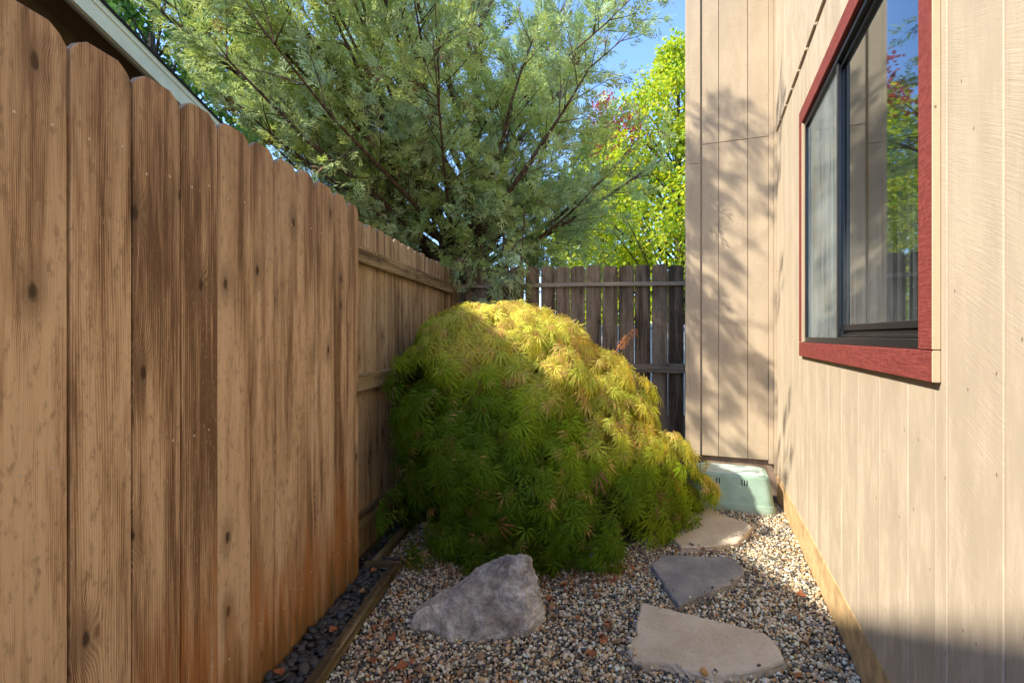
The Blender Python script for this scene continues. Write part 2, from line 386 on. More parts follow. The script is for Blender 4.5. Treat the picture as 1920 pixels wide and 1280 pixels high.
# near fence: good side towards the yard
fn = tag(empty('wooden_fence', fpt(1.07, 0), FANG), 'tall brown dog-eared cedar fence close by on the left, smooth board side facing the yard', 'fence')
f0 = fn.location
edges_px = [1.065, 1.216, 1.367, 1.509, 1.662, 1.798, 1.942, 2.069, 2.229, 2.358, 2.485]
ts = [(Y - .1356) / .992 for Y in edges_px]
t = ts[0]
while t > -1.2: t -= .146; ts.insert(0, t)
rr = random.Random(3)
for i in range(len(ts) - 1):
    gap = .0055 if ts[i + 1] < 1.5 else .0022
    wd = ts[i + 1] - ts[i] - gap
    top = 1.853 + rr.uniform(-.006, .006); 
    if i == len(ts) - 2: top -= .012
    pk = bmobj('picket', picket_bm(wd, .016, top, .034, bot=-.03), [W_NEAR, SAW], fn, (ts[i] + gap, rr.uniform(-.0025, .0025), 0))
    pk.rotation_euler = (0, rr.uniform(-.0012, .0012), 0)
    for zz in (1.63, .93, .22):
        for xx in (.3, .78): add_nail(pk, wd * xx + rr.uniform(-.008, .008), zz + rr.uniform(-.02, .02) + (xx - .5) * .03)
for zz in (1.60, .90, .19): box('rail', W_RAIL, fn, -1.2, ts[-1] - .01, .0185, .0565, zz, zz + .088, .003)
for xx in (-1.1, .75, 2.28): box('post', W_POST, fn, xx, xx + .088, .057, .145, 0, 1.76, .004)

# far left fence: rails towards the yard
ff = tag(empty('wooden_fence', fpt(1.14, 0), FANG), 'sunlit-from-behind left fence section beyond the step in the fence line, showing its three horizontal rails', 'fence')
t = 2.30; i = 0
while t < 4.80:
    wd = .139; gap = [.001, .003, .0015, .007, .001, .008][i % 6] if t > 2.9 else .0015
    pk = bmobj('picket', picket_bm(wd, .016, 1.835 + rr.uniform(-.008, .008), .03, bot=-.04), [W_FAR, SAW], ff, (t, .0405, 0))
    pk.rotation_euler = (0, rr.uniform(-.002, .002), 0)
    t += wd + gap; i += 1
for zz in (1.595, .905, .150): box('rail', W_RAIL, ff, 2.24, 4.60, 0, .039, zz, zz + .088, .003)

# back fence
BO = Vector((-.50, 4.86, 0)); BANG = math.atan2(-.1267, .992)
fb = tag(empty('wooden_fence', BO, BANG), 'dark grey-brown back fence with rounded pickets and light showing through its gaps, behind the maple', 'fence')
box('post', W_POST, fb, -.10, -.012, -.03, .058, 0, 1.70, .004)
s = .045; i = 0
while s < 2.75:
    wd = .138 + rr.uniform(-.003, .003); gap = [.004, .008, .003, .009, .010, .011][i % 6] + (.003 if s > 1 else 0)
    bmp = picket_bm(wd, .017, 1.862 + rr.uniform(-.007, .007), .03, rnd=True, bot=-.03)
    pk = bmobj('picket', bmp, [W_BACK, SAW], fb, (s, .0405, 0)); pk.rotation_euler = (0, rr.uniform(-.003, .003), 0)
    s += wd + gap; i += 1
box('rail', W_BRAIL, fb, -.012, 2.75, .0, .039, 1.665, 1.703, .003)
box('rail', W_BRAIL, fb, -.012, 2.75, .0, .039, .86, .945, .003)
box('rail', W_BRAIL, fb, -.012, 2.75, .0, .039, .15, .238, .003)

# ------------------------------------------------------------------ the house on the right
D = Vector((.355, .935, 0)); Nn = Vector((-.935, .355, 0))
HO = -.53 * Nn; HANG = math.atan2(.935, .355)
hs = tag(empty('house', HO, HANG), 'tan painted house with grooved rough-sawn siding and a red-framed window, along the right side', 'house')
UC = 4.20                                  # corner with the projecting wall
PZ0, PZ1 = .185, 2.70                      # lower course of siding
WU0, WU1, WZ0, WZ1 = 1.434, 3.150, 1.092, 2.425
def strip(u0, u1, z0, z1, v0=0., v1=.014, mat=SIDING, nm='siding_board'):
    return box(nm, mat, hs, u0, u1, v0 - .0, v1, z0, z1, .002)
box('wall', SIDING2, hs, -2.0, WU0 + .05, -.12, .0075, PZ0, 4.1)
box('wall', SIDING2, hs, WU1 - .05, UC + .1, -.12, .0075, PZ0, 4.1)
box('wall', SIDING2, hs, WU0 + .05, WU1 - .05, -.12, .0075, PZ0, WZ0 + .05)
box('wall', SIDING2, hs, WU0 + .05, WU1 - .05, -.12, .0075, WZ1 - .05, 4.1)
GP = .2286; G0 = 1.466 - .10
# groove phase: a groove at Y(px 1715)
gph = ((940 * .53 / (.9348 * 398)) + .188) / .935
u = gph - 16 * GP
while u < UC:
    a, b = max(u + .004, -2.0), min(u + GP - .004, UC - .045)
    if b - a > .02:
        if b <= WU0 + .03 or a >= WU1 - .03: strip(a, b, PZ0, PZ1)
        else:
            segs = []
            if a < WU0 + .03: strip(a, WU0 + .03, PZ0, PZ1); a = WU0 + .031
            if b > WU1 - .03: strip(WU1 - .03, b, PZ0, PZ1); b = WU1 - .031
            strip(a, b, PZ0, WZ0 + .03); strip(a, b, WZ1 - .03, PZ1)
        strip(max(u + .011, -2.0), min(u + GP - .011, UC - .045), PZ1 + .004, 4.1, .008, .026)
    u += GP
box('corner_trim', SIDING2, hs, UC - .042, UC - .002, .0076, .030, PZ0, 4.1, .002)
# footing
bm = bmesh.new(); add_box(bm, 0, UC + 2.0 - .002, 0, .10, 0, .285, .012)
bmesh.ops.subdivide_edges(bm, edges=[e for e in bm.edges if e.calc_length() > 2], cuts=40)
for v in bm.verts:
    v.co.y += nz((v.co.x, 1, v.co.z), 3) * .004
bmobj('footing', bm, CONC, hs, (-2.0, -.088, -.10))
# window
wn = empty('window', (0, 0, 0)); wn.parent = hs; wn.location = (WU0, 0, WZ0)
WW, WH = WU1 - WU0, WZ1 - WZ0; tw = .082
def trim(x0, x1, z0, z1):
    bm = bmesh.new(); add_box(bm, 0, x1 - x0, 0, .017, 0, z1 - z0, .0015)
    for f in bm.faces: f.material_index = 1 if f.calc_center_median().x < .0012 or f.calc_center_median().y < .01 and f.normal.x < -.5 else 0
    bmesh.ops.recalc_face_normals(bm, faces=bm.faces)
    for f in bm.faces: f.material_index = 1 if f.normal.x < -.6 else 0
    return bmobj('trim_board', bm, [RED, TRIMT], wn, (x0, .0145, z0))
trim(0, WW, 0, tw - .008); trim(0, tw, tw - .006, WH - tw); trim(WW - tw, WW, tw - .006, WH - tw); trim(0, WW, WH - tw + .002, WH)
X0, X1, Z0, Z1 = tw, WW - tw, tw - .008, WH - tw
for a in ((X0, X1, Z0, Z0 + .028), (X0, X1, Z1 - .028, Z1), (X0, X0 + .026, Z0 + .0285, Z1 - .0285), (X1 - .026, X1, Z0 + .0285, Z1 - .0285)):
    box('frame', BLACKAL, wn, a[0], a[1], -.055, .018, a[2], a[3], .002)
XM = (2.394 - WU0)
# fixed far pane with a slim stile, sliding near sash set back
for a in ((XM - .012, XM + .016, Z0 + .0285, Z1 - .0285),): box('mullion', BLACKAL, wn, a[0], a[1], -.001, .013, a[2], a[3], .002)
sash = ((X0 + .027, XM + .02, Z0 + .055, Z0 + .078), (X0 + .027, XM + .02, Z1 - .052, Z1 - .0285), (X0 + .027, X0 + .046, Z0 + .0785, Z1 - .0525), (XM - .004, XM + .02, Z0 + .0785, Z1 - .0525))
for a in sash: box('sash', BLACKAL, wn, a[0], a[1], -.022, .002, a[2], a[3], .002)
box('track', BLACKAL, wn, X0 + .027, XM - .013, -.030, -.006, Z0 + .0285, Z0 + .0545, .003); box('track', BLACKAL, wn, X0 + .027, XM - .013, -.004, .006, Z0 + .0285, Z0 + .040, .002)
box('pane', GLASS_FAR, wn, XM + .016, X1 - .026, .0, .004, Z0 + .0285, Z1 - .0285)
box('pane', GLASS_NEAR, wn, X0 + .046, XM - .004, -.012, -.008, Z0 + .0785, Z1 - .0525)
bm = bmesh.new()
for k in range(80):
    xa = XM + .03 + (X1 - XM) * k / 80; 
    x2 = XM + (X1 - XM) * (k + 1) / 80
    y0 = -.115 + .012 * math.sin(k * .9) + .006 * math.sin(k * 2.3); y1 = -.115 + .012 * math.sin((k + 1) * .9) + .006 * math.sin((k + 1) * 2.3)
    vs = [bm.verts.new(p) for p in ((xa, y0, Z0), (x2, y1, Z0), (x2, y1, Z1), (xa, y0, Z1))]; bm.faces.new(vs)
bmesh.ops.remove_doubles(bm, verts=bm.verts, dist=1e-5)
bmobj('curtain', bm, CURT, wn, smooth=True)
bm = bmesh.new(); add_box(bm, X0 - .1, X1 + .1, -1.2, -.125, Z0 - .3, Z1 + .2)
bm.faces.ensure_lookup_table()
fr_ = max(bm.faces, key=lambda f: f.calc_center_median().y); bm.faces.remove(fr_)
bmobj('room', bm, DARK, wn)
# projecting wall (faces the camera): runs along the outward normal from the corner
JL = .635
bm = bmesh.new(); add_box(bm, 0, .30 + .6, 0, JL - .04 + .1, 0, 4.1 - .27)
bmobj('wall', bm, SIDING2, hs, (UC + .012, -.1, .27))
def jstrip(v0, v1, z0, z1, d=.012, mat=SIDING2, nm='siding_board'):
    bm = bmesh.new(); add_box(bm, 0, d, 0, v1 - v0, 0, z1 - z0, .0015)
    return bmobj(nm, bm, mat, hs, (UC + .012 - d, v0, z0))
def jv(px):      # distance along the projecting wall of an image column, computed once from the plan
    t_ = (px - 960) / 940
    P0 = HO + D * UC
    # P0 + v*Nn with x/y = t_
    return (t_ * P0.y - P0.x) / (Nn.x - t_ * Nn.y)
g = [jv(1316), jv(1347.5), jv(1402), jv(1441)]
JZ = 2.70
jl = jv(1292)
for (a, b) in ((g[1] + .002, g[0] - .001), (g[2] + .002, g[1] - .002), (g[3] + .001, g[2] - .002)):
    jstrip(a, b, .27, JZ - .003); jstrip(a, b, JZ + .001, 4.1)
jstrip(.032, g[3] - .001, .245, 4.1, .024, nm='corner_trim')
jstrip(g[0] + .012, jl, .262, JZ - .15, .024, nm='corner_trim'); jstrip(g[0] + .012, jl, JZ - .147, 4.1, .024, nm='corner_trim')
bm = bmesh.new(); add_box(bm, 0, .9, 0, .028, 0, 4.1 - .262, .002)
bmobj('corner_trim', bm, SIDING2, hs, (UC - .012, jl - .0005, .262))
bm = bmesh.new(); add_box(bm, 0, .8, 0, jl + .07, 0, .38, .01); bmobj('footing', bm, CONC2, hs, (UC + .03, -.09, -.10))
# eave high above the window
bm = bmesh.new(); add_box(bm, -2.0, UC + 1.2, -.2, .20, 0, .03); bmobj('soffit', bm, SIDING2, hs, (0, 0, 4.1))
bm = bmesh.new(); add_box(bm, -2.05, UC + 1.2, .201, .23, -.03, .16); bmobj('fascia', bm, RED, hs, (0, 0, 4.1))
bm = bmesh.new()
vs = [bm.verts.new(p) for p in ((-2.1, .33, .12), (UC + 1.2, .33, .12), (UC + 1.2, -2.5, 1.3), (-2.1, -2.5, 1.3), (-2.1, .33, .165), (UC + 1.2, .33, .165), (UC + 1.2, -2.5, 1.345), (-2.1, -2.5, 1.345))]
for f in ((0, 3, 2, 1), (4, 5, 6, 7), (0, 1, 5, 4), (1, 2, 6, 5), (2, 3, 7, 6), (3, 0, 4, 7)): bm.faces.new([vs[k] for k in f])
bmobj('roof', bm, DARKROOF, hs, (0, 0, 4.1))

# ------------------------------------------------------------------ the neighbour's house behind the left fence
RA = 5.0
nh = tag(empty('neighbour_house', (-RA, 0, 0), FANG), 'brown neighbouring house over the left fence, its sloping cream gable fascia edged in dark roofing', 'house')
RS = -.296 / (1 / .992)     # fall of the rake per metre along the fence
def rake(name, mat, x0, x1, y0, y1, dz0, dz1):
    """a bar that follows the rake: along x from x0 to x1, y = away from the yard, dz above the rake line"""
    bm = bmesh.new(); vs = []
    for x in (x0, x1):
        zl = 1.2 + 1.0216 * RA - .296 * (x * .992)
        vs.append([bm.verts.new(p) for p in ((x, y0, zl + dz0), (x, y1, zl + dz0), (x, y1, zl + dz1), (x, y0, zl + dz1))])
    a, b = vs
    bm.faces.new(a); bm.faces.new(b[::-1])
    for k in range(4): bm.faces.new((a[k], b[k], b[(k + 1) % 4], a[(k + 1) % 4]))
    return bmobj(name, bm, mat, nh)
xe = 8.6; xs = -2.2
rake('drip_edge', DARKROOF, xs, xe + .06, -.02, .30, -.03, 0)
rake('roof', DARKROOF, xs, xe + .06, .301, 4.0, -.03, .01)
rake('fascia_trim', CREAM, xs, xe, .0, .03, -.10, -.031)
rake('fascia', CREAM, xs, xe, .012, .05, -.285, -.101)
rake('soffit', SOFFIT, xs, xe - .02, .051, .60, -.16, -.12)
rake('fascia_backing', TAUPE, xs, xe, .0505, .09, -.30, -.161)
bm = bmesh.new()
pr = []
for x in (xs, xe - .4):
    zl = 1.2 + 1.0216 * RA - .296 * (x * .992) - .1605
    pr.append([bm.verts.new(p) for p in ((x, .55, 0), (x, .75, 0), (x, .75, zl), (x, .55, zl))])
a, b = pr
bm.faces.new(a); bm.faces.new(b[::-1])
for k in range(4): bm.faces.new((a[k], b[k], b[(k + 1) % 4], a[(k + 1) % 4]))
bmobj('wall', bm, SOFFIT, nh)

# ------------------------------------------------------------------ timber edging and the dark pebble bed
EA = Vector((-.675, 1.67, 0)); EB = Vector((-.600, 2.535, 0)); ed = (EB - EA).normalized(); EANG = math.atan2(ed.y, ed.x)
def board(name, A, B, wd, z0, z1, label, cat, group=None):
    L = (Vector(B) - Vector(A)).length; ang = math.atan2(B[1] - A[1], B[0] - A[0])
    bm = bmesh.new(); add_box(bm, 0, L, -wd / 2, wd / 2, 0, z1 - z0, .004)
    bmesh.ops.subdivide_edges(bm, edges=[e for e in bm.edges if e.calc_length() > L * .8], cuts=14)
    for v in bm.verts: v.co.y += nz((v.co.x * 3, A[0] * 9, 0)) * .004; v.co.z += nz((v.co.x * 3, 7, A[0])) * .003
    o = bmobj(name, bm, W_EDGE, None, (A[0], A[1], z0), ang)
    return tag(o, label, cat, group)
P0 = EA - ed * 1.3
board('timber_edging', (P0.x, P0.y), (EB.x, EB.y), .042, -.04, .045, 'long weathered timber edging between the dark pebbles and the light gravel', 'garden edging', 'timber edging pieces')
board('timber_edging', (-.755, 2.575), (-.568, 2.556), .034, -.04, .047, 'short timber edging crosspiece at the far end of the dark pebbles', 'garden edging', 'timber edging pieces')
board('timber_edging', (-.715, 2.598), (-.63, 3.25), .036, -.045, .040, 'shaded timber edging running back under the maple beside the fence', 'garden edging', 'timber edging pieces')

def blob_template(sub, flat, seed, amp=.18):
    bm = bmesh.new(); bmesh.ops.create_icosphere(bm, subdivisions=sub, radius=1)
    for v in bm.verts:
        n_ = nz(v.co + Vector((seed * 3.1, seed, 0)), 1.1); v.co *= 1 + amp * n_ * 2
        v.co.z *= flat
    bm.verts.ensure_lookup_table()
    V = np.array([v.co[:] for v in bm.verts]); F = np.array([[v.index for v in f.verts] for f in bm.faces]); bm.free()
    return V, F
def rotmats(n, tilt=.5, rng=RNG):
    a = rng.uniform(0, 2 * np.pi, n); d = np.stack([np.cos(a), np.sin(a), rng.normal(0, tilt, n)], -1)
    up = np.stack([rng.normal(0, tilt, n), rng.normal(0, tilt, n), np.ones(n)], -1)
    return frame(d, up)
pb = tag(empty('pebble_bed', (EA.x, EA.y, 0)), kind='structure')
pm = []
for k in range(6):
    V, F = blob_template(2, .42, k + 1, .13); V[:, 1] *= .72
    me = bpy.data.meshes.new('pebble'); me.from_pydata((V * .024).tolist(), [], F.tolist()); me.materials.append(BPEB)
    me.polygons.foreach_set('use_smooth', [True] * len(F)); pm.append(me)
rr = random.Random(5); placed = []
tries = 0
while len(placed) < 300 and tries < 30000:
    tries += 1
    t = rr.uniform(-.35, 1.16) if rr.random() < .85 else rr.uniform(.85, 1.16)
    Y = EA.y + t * ed.y * .87 * 1.0
    xf = -1.078 + .1277 * Y + .012; xe_ = EA.x + (Y - EA.y) * .0867 - .03
    if Y > 2.52: xe_ += .0
    X = rr.uniform(xf, xe_); layer = 0 if len(placed) < 170 else 1
    s_ = rr.uniform(.7, 1.3)
    if any(l == layer and (X - a) ** 2 + (Y - b) ** 2 < (.021 * (s_ + c_) / 2 * 1.05) ** 2 * 1.4 for a, b, c_, l in placed): continue
    placed.append((X, Y, s_, layer))
    o = link('pebble', rr.choice(pm), pb)
    o.location = (X - EA.x, Y - EA.y, .004 + layer * .014 + rr.uniform(0, .004))
    o.rotation_euler = (rr.uniform(-.45, .45), rr.uniform(-.45, .45), rr.uniform(0, 6.3)); o.scale = (s_, s_, s_ * rr.uniform(.8, 1.1))
# lower layer and the shaded run beyond, past the limit of single parts
n = 900; Yq = RNG.uniform(.9, 3.3, n); u_ = RNG.uniform(0, 1, n)
xl = -1.078 + .1277 * Yq + .01 - np.where(Yq > 2.5, .08, 0); xr = np.where(Yq < 2.56, EA.x + (Yq - EA.y) * .0867 - .022, -.735 + (Yq - 2.58) * .13)
pos = np.stack([xl + (xr - xl) * u_, Yq, RNG.uniform(-.012, .006, n)], -1)
V, F = blob_template(1, .45, 9, .1); V[:, 1] *= .75
R = rotmats(n, .25) * (RNG.uniform(.014, .028, n)[:, None, None])
g_ = RNG.uniform(.022, .075, n)[:, None] * np.array([1, .98, .9])
v, f, c = scatter(V, F, R, pos, g_)
tag(np_mesh('pebble_underlayer', v, f, c, PEB, pb, True), kind='stuff'); bpy.data.objects['pebble_underlayer'].matrix_parent_inverse = Matrix.Translation((-EA.x, -EA.y, 0))

# ------------------------------------------------------------------ flagstones
S1 = [(0.571, 2.2), (0.667, 2.148), (0.759, 2.099), (0.877, 2.037), (0.983, 1.978), (1.003, 1.94), (0.997, 1.87), (0.984, 1.806), (0.925, 1.774), (0.873, 1.757), (0.776, 1.737), (0.69, 1.721), (0.654, 1.732), (0.607, 1.757), (0.535, 1.797), (0.469, 1.791), (0.437, 1.818), (0.435, 1.877), (0.459, 1.926), (0.486, 1.978), (0.525, 2.083)]
S2 = [(0.712, 2.564), (0.795, 2.669), (0.868, 2.676), (0.943, 2.669), (1.041, 2.644), (1.142, 2.657), (1.156, 2.6), (1.165, 2.546), (1.144, 2.466), (1.053, 2.386), (0.936, 2.311), (0.83, 2.249), (0.726, 2.174), (0.718, 2.286), (0.716, 2.439)]
S3 = [(0.933, 3.013), (0.98, 3.2), (1.136, 3.275), (1.336, 3.394), (1.369, 3.283), (1.428, 3.197), (1.486, 3.089), (1.384, 2.956), (1.276, 2.842), (1.131, 2.798), (1.028, 2.784), (0.939, 2.784), (0.93, 2.894)]
def flagstone(pts, mat, label, seed):
    cx = sum(p[0] for p in pts) / len(pts); cy = sum(p[1] for p in pts) / len(pts)
    dense = []
    n = len(pts)
    for i in range(n):
        a, b = pts[i], pts[(i + 1) % n]; L = math.dist(a, b); k = max(1, int(L / .012))
        for j in range(k):
            f_ = j / k; x = a[0] + (b[0] - a[0]) * f_; y = a[1] + (b[1] - a[1]) * f_
            nn = nz((x * 22, y * 22, seed)) * .006 + nz((x * 70, y * 70, seed)) * .003
            d_ = Vector((x - cx, y - cy)).normalized(); dense.append((x - cx + d_.x * nn, y - cy + d_.y * nn))
    bm = bmesh.new(); levels = [(1.0, -.02), (1.012, .004), (1.004, .017), (1.008, .027), (.992, .0335), (.975, .0355)]
    rings = []
    for li, (s_, z_) in enumerate(levels):
        ring = []
        for i, (x, y) in enumerate(dense):
            j = nz((x * 40, y * 40, li * 3 + seed)) * .006 if 0 < li < 4 else 0
            r_ = math.hypot(x, y); k = s_ + j / max(r_, .05)
            ring.append(bm.verts.new((x * k, y * k, z_)))
        rings.append(ring)
    m_ = len(dense)
    for a, b in zip(rings, rings[1:]):
        for i in range(m_): bm.faces.new((a[i], a[(i + 1) % m_], b[(i + 1) % m_], b[i]))
    bm.faces.new(rings[-1])
    o = bmobj('flagstone', bm, mat, None, (cx, cy, 0)); o.rotation_euler = (random.uniform(-.008, .008), random.uniform(-.008, .008), 0)
    return tag(o, label, 'flagstone', 'stepping stones in the gravel')
flagstone(S1, FLAG_TAN, 'large smooth tan flagstone nearest the camera, pointed at its upper left', 1)
flagstone(S2, FLAG_GREY, 'blue-grey mottled flagstone with a pointed lower end, middle of the path', 2)
flagstone(S3, FLAG_TAN, 'tan flagstone partly sunlit in front of the green box, farthest of the path', 3)

# ------------------------------------------------------------------ rocks
def rock(name, pts, label, amp, seed, cuts=9):
    bm = bmesh.new()
    for p in pts: bm.verts.new(p)
    r = bmesh.ops.convex_hull(bm, input=bm.verts)
    bmesh.ops.delete(bm, geom=[g for g in r['geom_interior'] if isinstance(g, bmesh.types.BMVert)], context='VERTS')
    bmesh.ops.triangulate(bm, faces=bm.faces)
    for _ in range(7):
        long_ = [e for e in bm.edges if e.calc_length() > .0075]
        if not long_: break
        bmesh.ops.subdivide_edges(bm, edges=long_, cuts=1); bmesh.ops.triangulate(bm, faces=[f for f in bm.faces if len(f.verts) > 3])
    for _ in range(1): bmesh.ops.smooth_vert(bm, verts=bm.verts, factor=.5, use_axis_x=True, use_axis_y=True, use_axis_z=True)
    bm.normal_update()
    for v in bm.verts:
        p = v.co; d = 0
        for k, (f_, a_) in enumerate(((6, 1.0), (17, .7), (44, .35))):
            d -= a_ * (mnoise.voronoi((p + Vector((seed * .37, k * .3, 0)) + Vector((nz(p, 9), nz(p + Vector((3, 3, 3)), 9), 0)) * .03) * f_)[0][0] - .45)
        d += nz(p, 90) * .14
        st = (p.z * 34 + nz(p, 9) * 3); d += .22 * (abs((st % 1) - .5) - .25)
        v.co = p - v.normal * d * amp
    o = bmobj(name, bm, ROCK, None, smooth=True); return tag(o, label, 'rock')
RP = [(-.425, 2.06, -.01), (-.41, 2.03, .03), (-.40, 2.10, .06), (-.21, 1.965, -.01), (-.055, 1.975, -.01), (.09, 2.03, -.01), (.135, 2.08, .03), (.12, 2.10, .12), (.095, 2.12, .20),
      (.075, 2.13, .262), (.035, 2.12, .272), (-.04, 2.10, .238), (-.075, 2.20, .225), (-.145, 2.22, .17), (-.22, 2.06, .142), (-.31, 2.17, .085), (-.35, 2.05, .075), (-.38, 2.24, -.01), (0, 2.34, -.01), (.12, 2.2, -.01), (-.28, 1.985, .02), (.05, 2.0, .06)]
rock('boulder', RP, 'jagged grey limestone boulder leaning to a peak on the gravel in front of the maple', .022, 1)
cxr, cyr = .46, 2.66
rock('boulder', [(cxr + x, cyr + y, z) for x, y, z in [(-.12, -.06, -.01), (.0, -.10, -.01), (.12, -.06, -.01), (.13, .05, -.01), (-.1, .1, -.01), (-.09, -.04, .10), (.02, -.05, .125), (.10, -.02, .105), (.06, .06, .12), (-.07, .05, .1)]], 'small pale rock half hidden under the lower leaves of the maple', .010, 5)

# ------------------------------------------------------------------ green valve box
vb = tag(empty('valve_box', (1.575, 3.60, .0), math.atan2(-.355, .935)), 'faded green plastic irrigation valve box with a paler lid, in the corner against the house', 'valve box')
def rrect(w_, d_, r_, seg=5):
    pts = []
    for cx, cy, a0 in ((w_ / 2 - r_, d_ / 2 - r_, 0), (-w_ / 2 + r_, d_ / 2 - r_, 90), (-w_ / 2 + r_, -d_ / 2 + r_, 180), (w_ / 2 - r_, -d_ / 2 + r_, 270)):
        for k in range(seg + 1):
            a = math.radians(a0 + 90 * k / seg); pts.append((cx + r_ * math.cos(a), cy + r_ * math.sin(a)))
    return pts
bm = bmesh.new(); rings = []
for w_, d_, r_, z in ((.545, .385, .055, -.03), (.535, .375, .055, .03), (.524, .368, .055, .055), (.518, .362, .053, .058), (.465, .312, .05, .232), (.455, .302, .05, .242), (.44, .288, .046, .245), (.418, .268, .042, .244), (.416, .266, .042, .236)):
    rings.append([bm.verts.new((x, y, z)) for x, y in rrect(w_, d_, r_)])
for a, b in zip(rings, rings[1:]):
    for i in range(len(a)): bm.faces.new((a[i], a[(i + 1) % len(a)], b[(i + 1) % len(a)], b[i]))
bm.faces.new(rings[-1])
bmobj('body', bm, GBOX, vb, smooth=False)
bm = bmesh.new(); rings = []
for w_, d_, r_, z in ((.412, .262, .04, .2365), (.412, .262, .04, .247), (.406, .256, .038, .2495)):
    rings.append([bm.verts.new((x, y, z)) for x, y in rrect(w_, d_, r_)])
for a, b in zip(rings, rings[1:]):
    for i in range(len(a)): bm.faces.new((a[i], a[(i + 1) % len(a)], b[(i + 1) % len(a)], b[i]))
bm.faces.new(rings[-1]); lid = bmobj('lid', bm, GLID, vb)
box('bolt_recess_shade', BLACKAL, lid, .155, .177, -.045, -.033, .2493, .2502)  # thin dark plate on the lid, standing in for the recess's shade
for xx in (-.105, -.088, .055, .071, .087):  # dark bars on the front face stand in for shaded slot openings
    # front face slope: y from -.181 at z .058 to -.156 at z .232
    o = box('slot', DARK, vb, xx, xx + .007, 0, .004, 0, .038); o.location = (xx, -.1645, .180); o.rotation_euler = (-math.atan2(.025, .174), 0, 0)

# ------------------------------------------------------------------ gravel
def in_poly(pts, X, Y, grow=1.0):
    cx = sum(p[0] for p in pts) / len(pts); cy = sum(p[1] for p in pts) / len(pts)
    P = [((x - cx) * grow + cx, (y - cy) * grow + cy) for x, y in pts]
    ins = np.zeros(len(X), bool); j = len(P) - 1
    for i in range(len(P)):
        (xi, yi), (xj, yj) = P[i], P[j]
        c_ = ((yi > Y) != (yj > Y)) & (X < (xj - xi) * (Y - yi) / (yj - yi + 1e-12) + xi); ins ^= c_; j = i
    return ins
def gravel_pts(pitch, z0, z1, jit=.45, y0=1.0, y1=4.3):
    gx, gy = np.meshgrid(np.arange(-.75, 2.1, pitch), np.arange(y0, y1, pitch * .87))
    gx = gx + (np.arange(gx.shape[0]) % 2)[:, None] * pitch / 2
    X = gx.ravel(); Y = gy.ravel(); X = X + RNG.uniform(-jit, jit, len(X)) * pitch; Y = Y + RNG.uniform(-jit, jit, len(X)) * pitch
    k = (X < .4956 + .0 + (Y + .188) * .3797 - .016)
    k &= X > np.where(Y < 2.555, EA.x + (Y - EA.y) * .0867 + .026, np.where(Y < 2.6, -.56, -.69 + (Y - 2.6) * .13))
    k &= ~in_poly(S1, X, Y, .95) & ~in_poly(S2, X, Y, .95) & ~in_poly(S3, X, Y, .95)
    k &= ((X - .2) / .74) ** 2 + ((Y - 3.35) / .62) ** 2 > 1          # bare soil deep under the maple
    k &= (X + .378 * Y * 0 - 0) > -9
    k &= (X * .355 + Y * .935) < 4.02 + .0                              # in front of the projecting wall
    a = rect_in(X, Y)
    k &= ~a
    X, Y = X[k], Y[k]
    return np.stack([X, Y, RNG.uniform(z0, z1, len(X)) + .006 * np.array([nz((x * 6, y * 6, 0)) for x, y in zip(X, Y)])], -1)
def rect_in(X, Y):
    dx, dy = X - 1.575, Y - 3.60; a = dx * .935 - dy * .355; b = dx * .355 + dy * .935
    return (np.abs(a) < .25) & (np.abs(b) < .17)
PAL = np.array([(.80, .66, .46), (.84, .76, .60), (.62, .44, .25), (.46, .30, .14), (.17, .15, .125), (.09, .083, .072), (.31, .27, .21), (.52, .25, .08), (.72, .56, .36), (.14, .13, .105)])
PW = np.array([.17, .12, .14, .10, .12, .10, .10, .03, .08, .04]); PW = PW / PW.sum()
tm = [blob_template(2, .62, 3, .16), blob_template(1, .66, 4, .14), blob_template(1, .55, 6, .2), blob_template(1, .75, 8, .17)]
parts = []
p_all = np.concatenate([gravel_pts(.0133, .0, .0065), gravel_pts(.0185, -.007, .001)])
rim = []
for S_ in (S1, S2, S3):
    for k in range(60):
        a_, b_ = S_[k % len(S_)], S_[(k + 1) % len(S_)]; f_ = RNG.uniform(); q = 1 - abs(RNG.normal(0, .035))
        cx_ = sum(p[0] for p in S_) / len(S_); cy_ = sum(p[1] for p in S_) / len(S_)
        x_ = a_[0] + (b_[0] - a_[0]) * f_; y_ = a_[1] + (b_[1] - a_[1]) * f_
        out_ = RNG.uniform() < .72
        q = 1.03 + RNG.uniform(0, .03) if out_ else q
        rim.append((cx_ + (x_ - cx_) * q, cy_ + (y_ - cy_) * q, RNG.uniform(.010, .022) if out_ else .041))
p_all = np.concatenate([p_all, np.array(rim)])
idx = RNG.integers(1, 4, len(p_all))
big = (p_all[:, 1] < 1.95) & (p_all[:, 2] > .001) & (RNG.uniform(0, 1, len(p_all)) < .5)
idx[big] = 0
for ti in range(4):
    pp = p_all[idx == ti]; n = len(pp)
    if ti == 0 and n > 6000: pp = pp[:6000]; n = 6000
    V, F = tm[ti]; V = V * np.array([1, .78, 1])
    R = rotmats(n, .45) * (np.exp(RNG.normal(math.log(.0072), .30, n)).clip(.0042, .0150)[:, None, None])
    c = PAL[RNG.choice(len(PAL), n, p=PW)] * RNG.uniform(.75, 1.2, (n, 1)) * RNG.uniform(.94, 1.06, (n, 3))
    parts.append(scatter(V, F, R, pp, c))
v, f, c = merge(parts)
print('gravel tris', len(f))
tag(np_mesh('gravel', v, f, np.clip(c, 0, .8), PEB, None, True), kind='stuff')

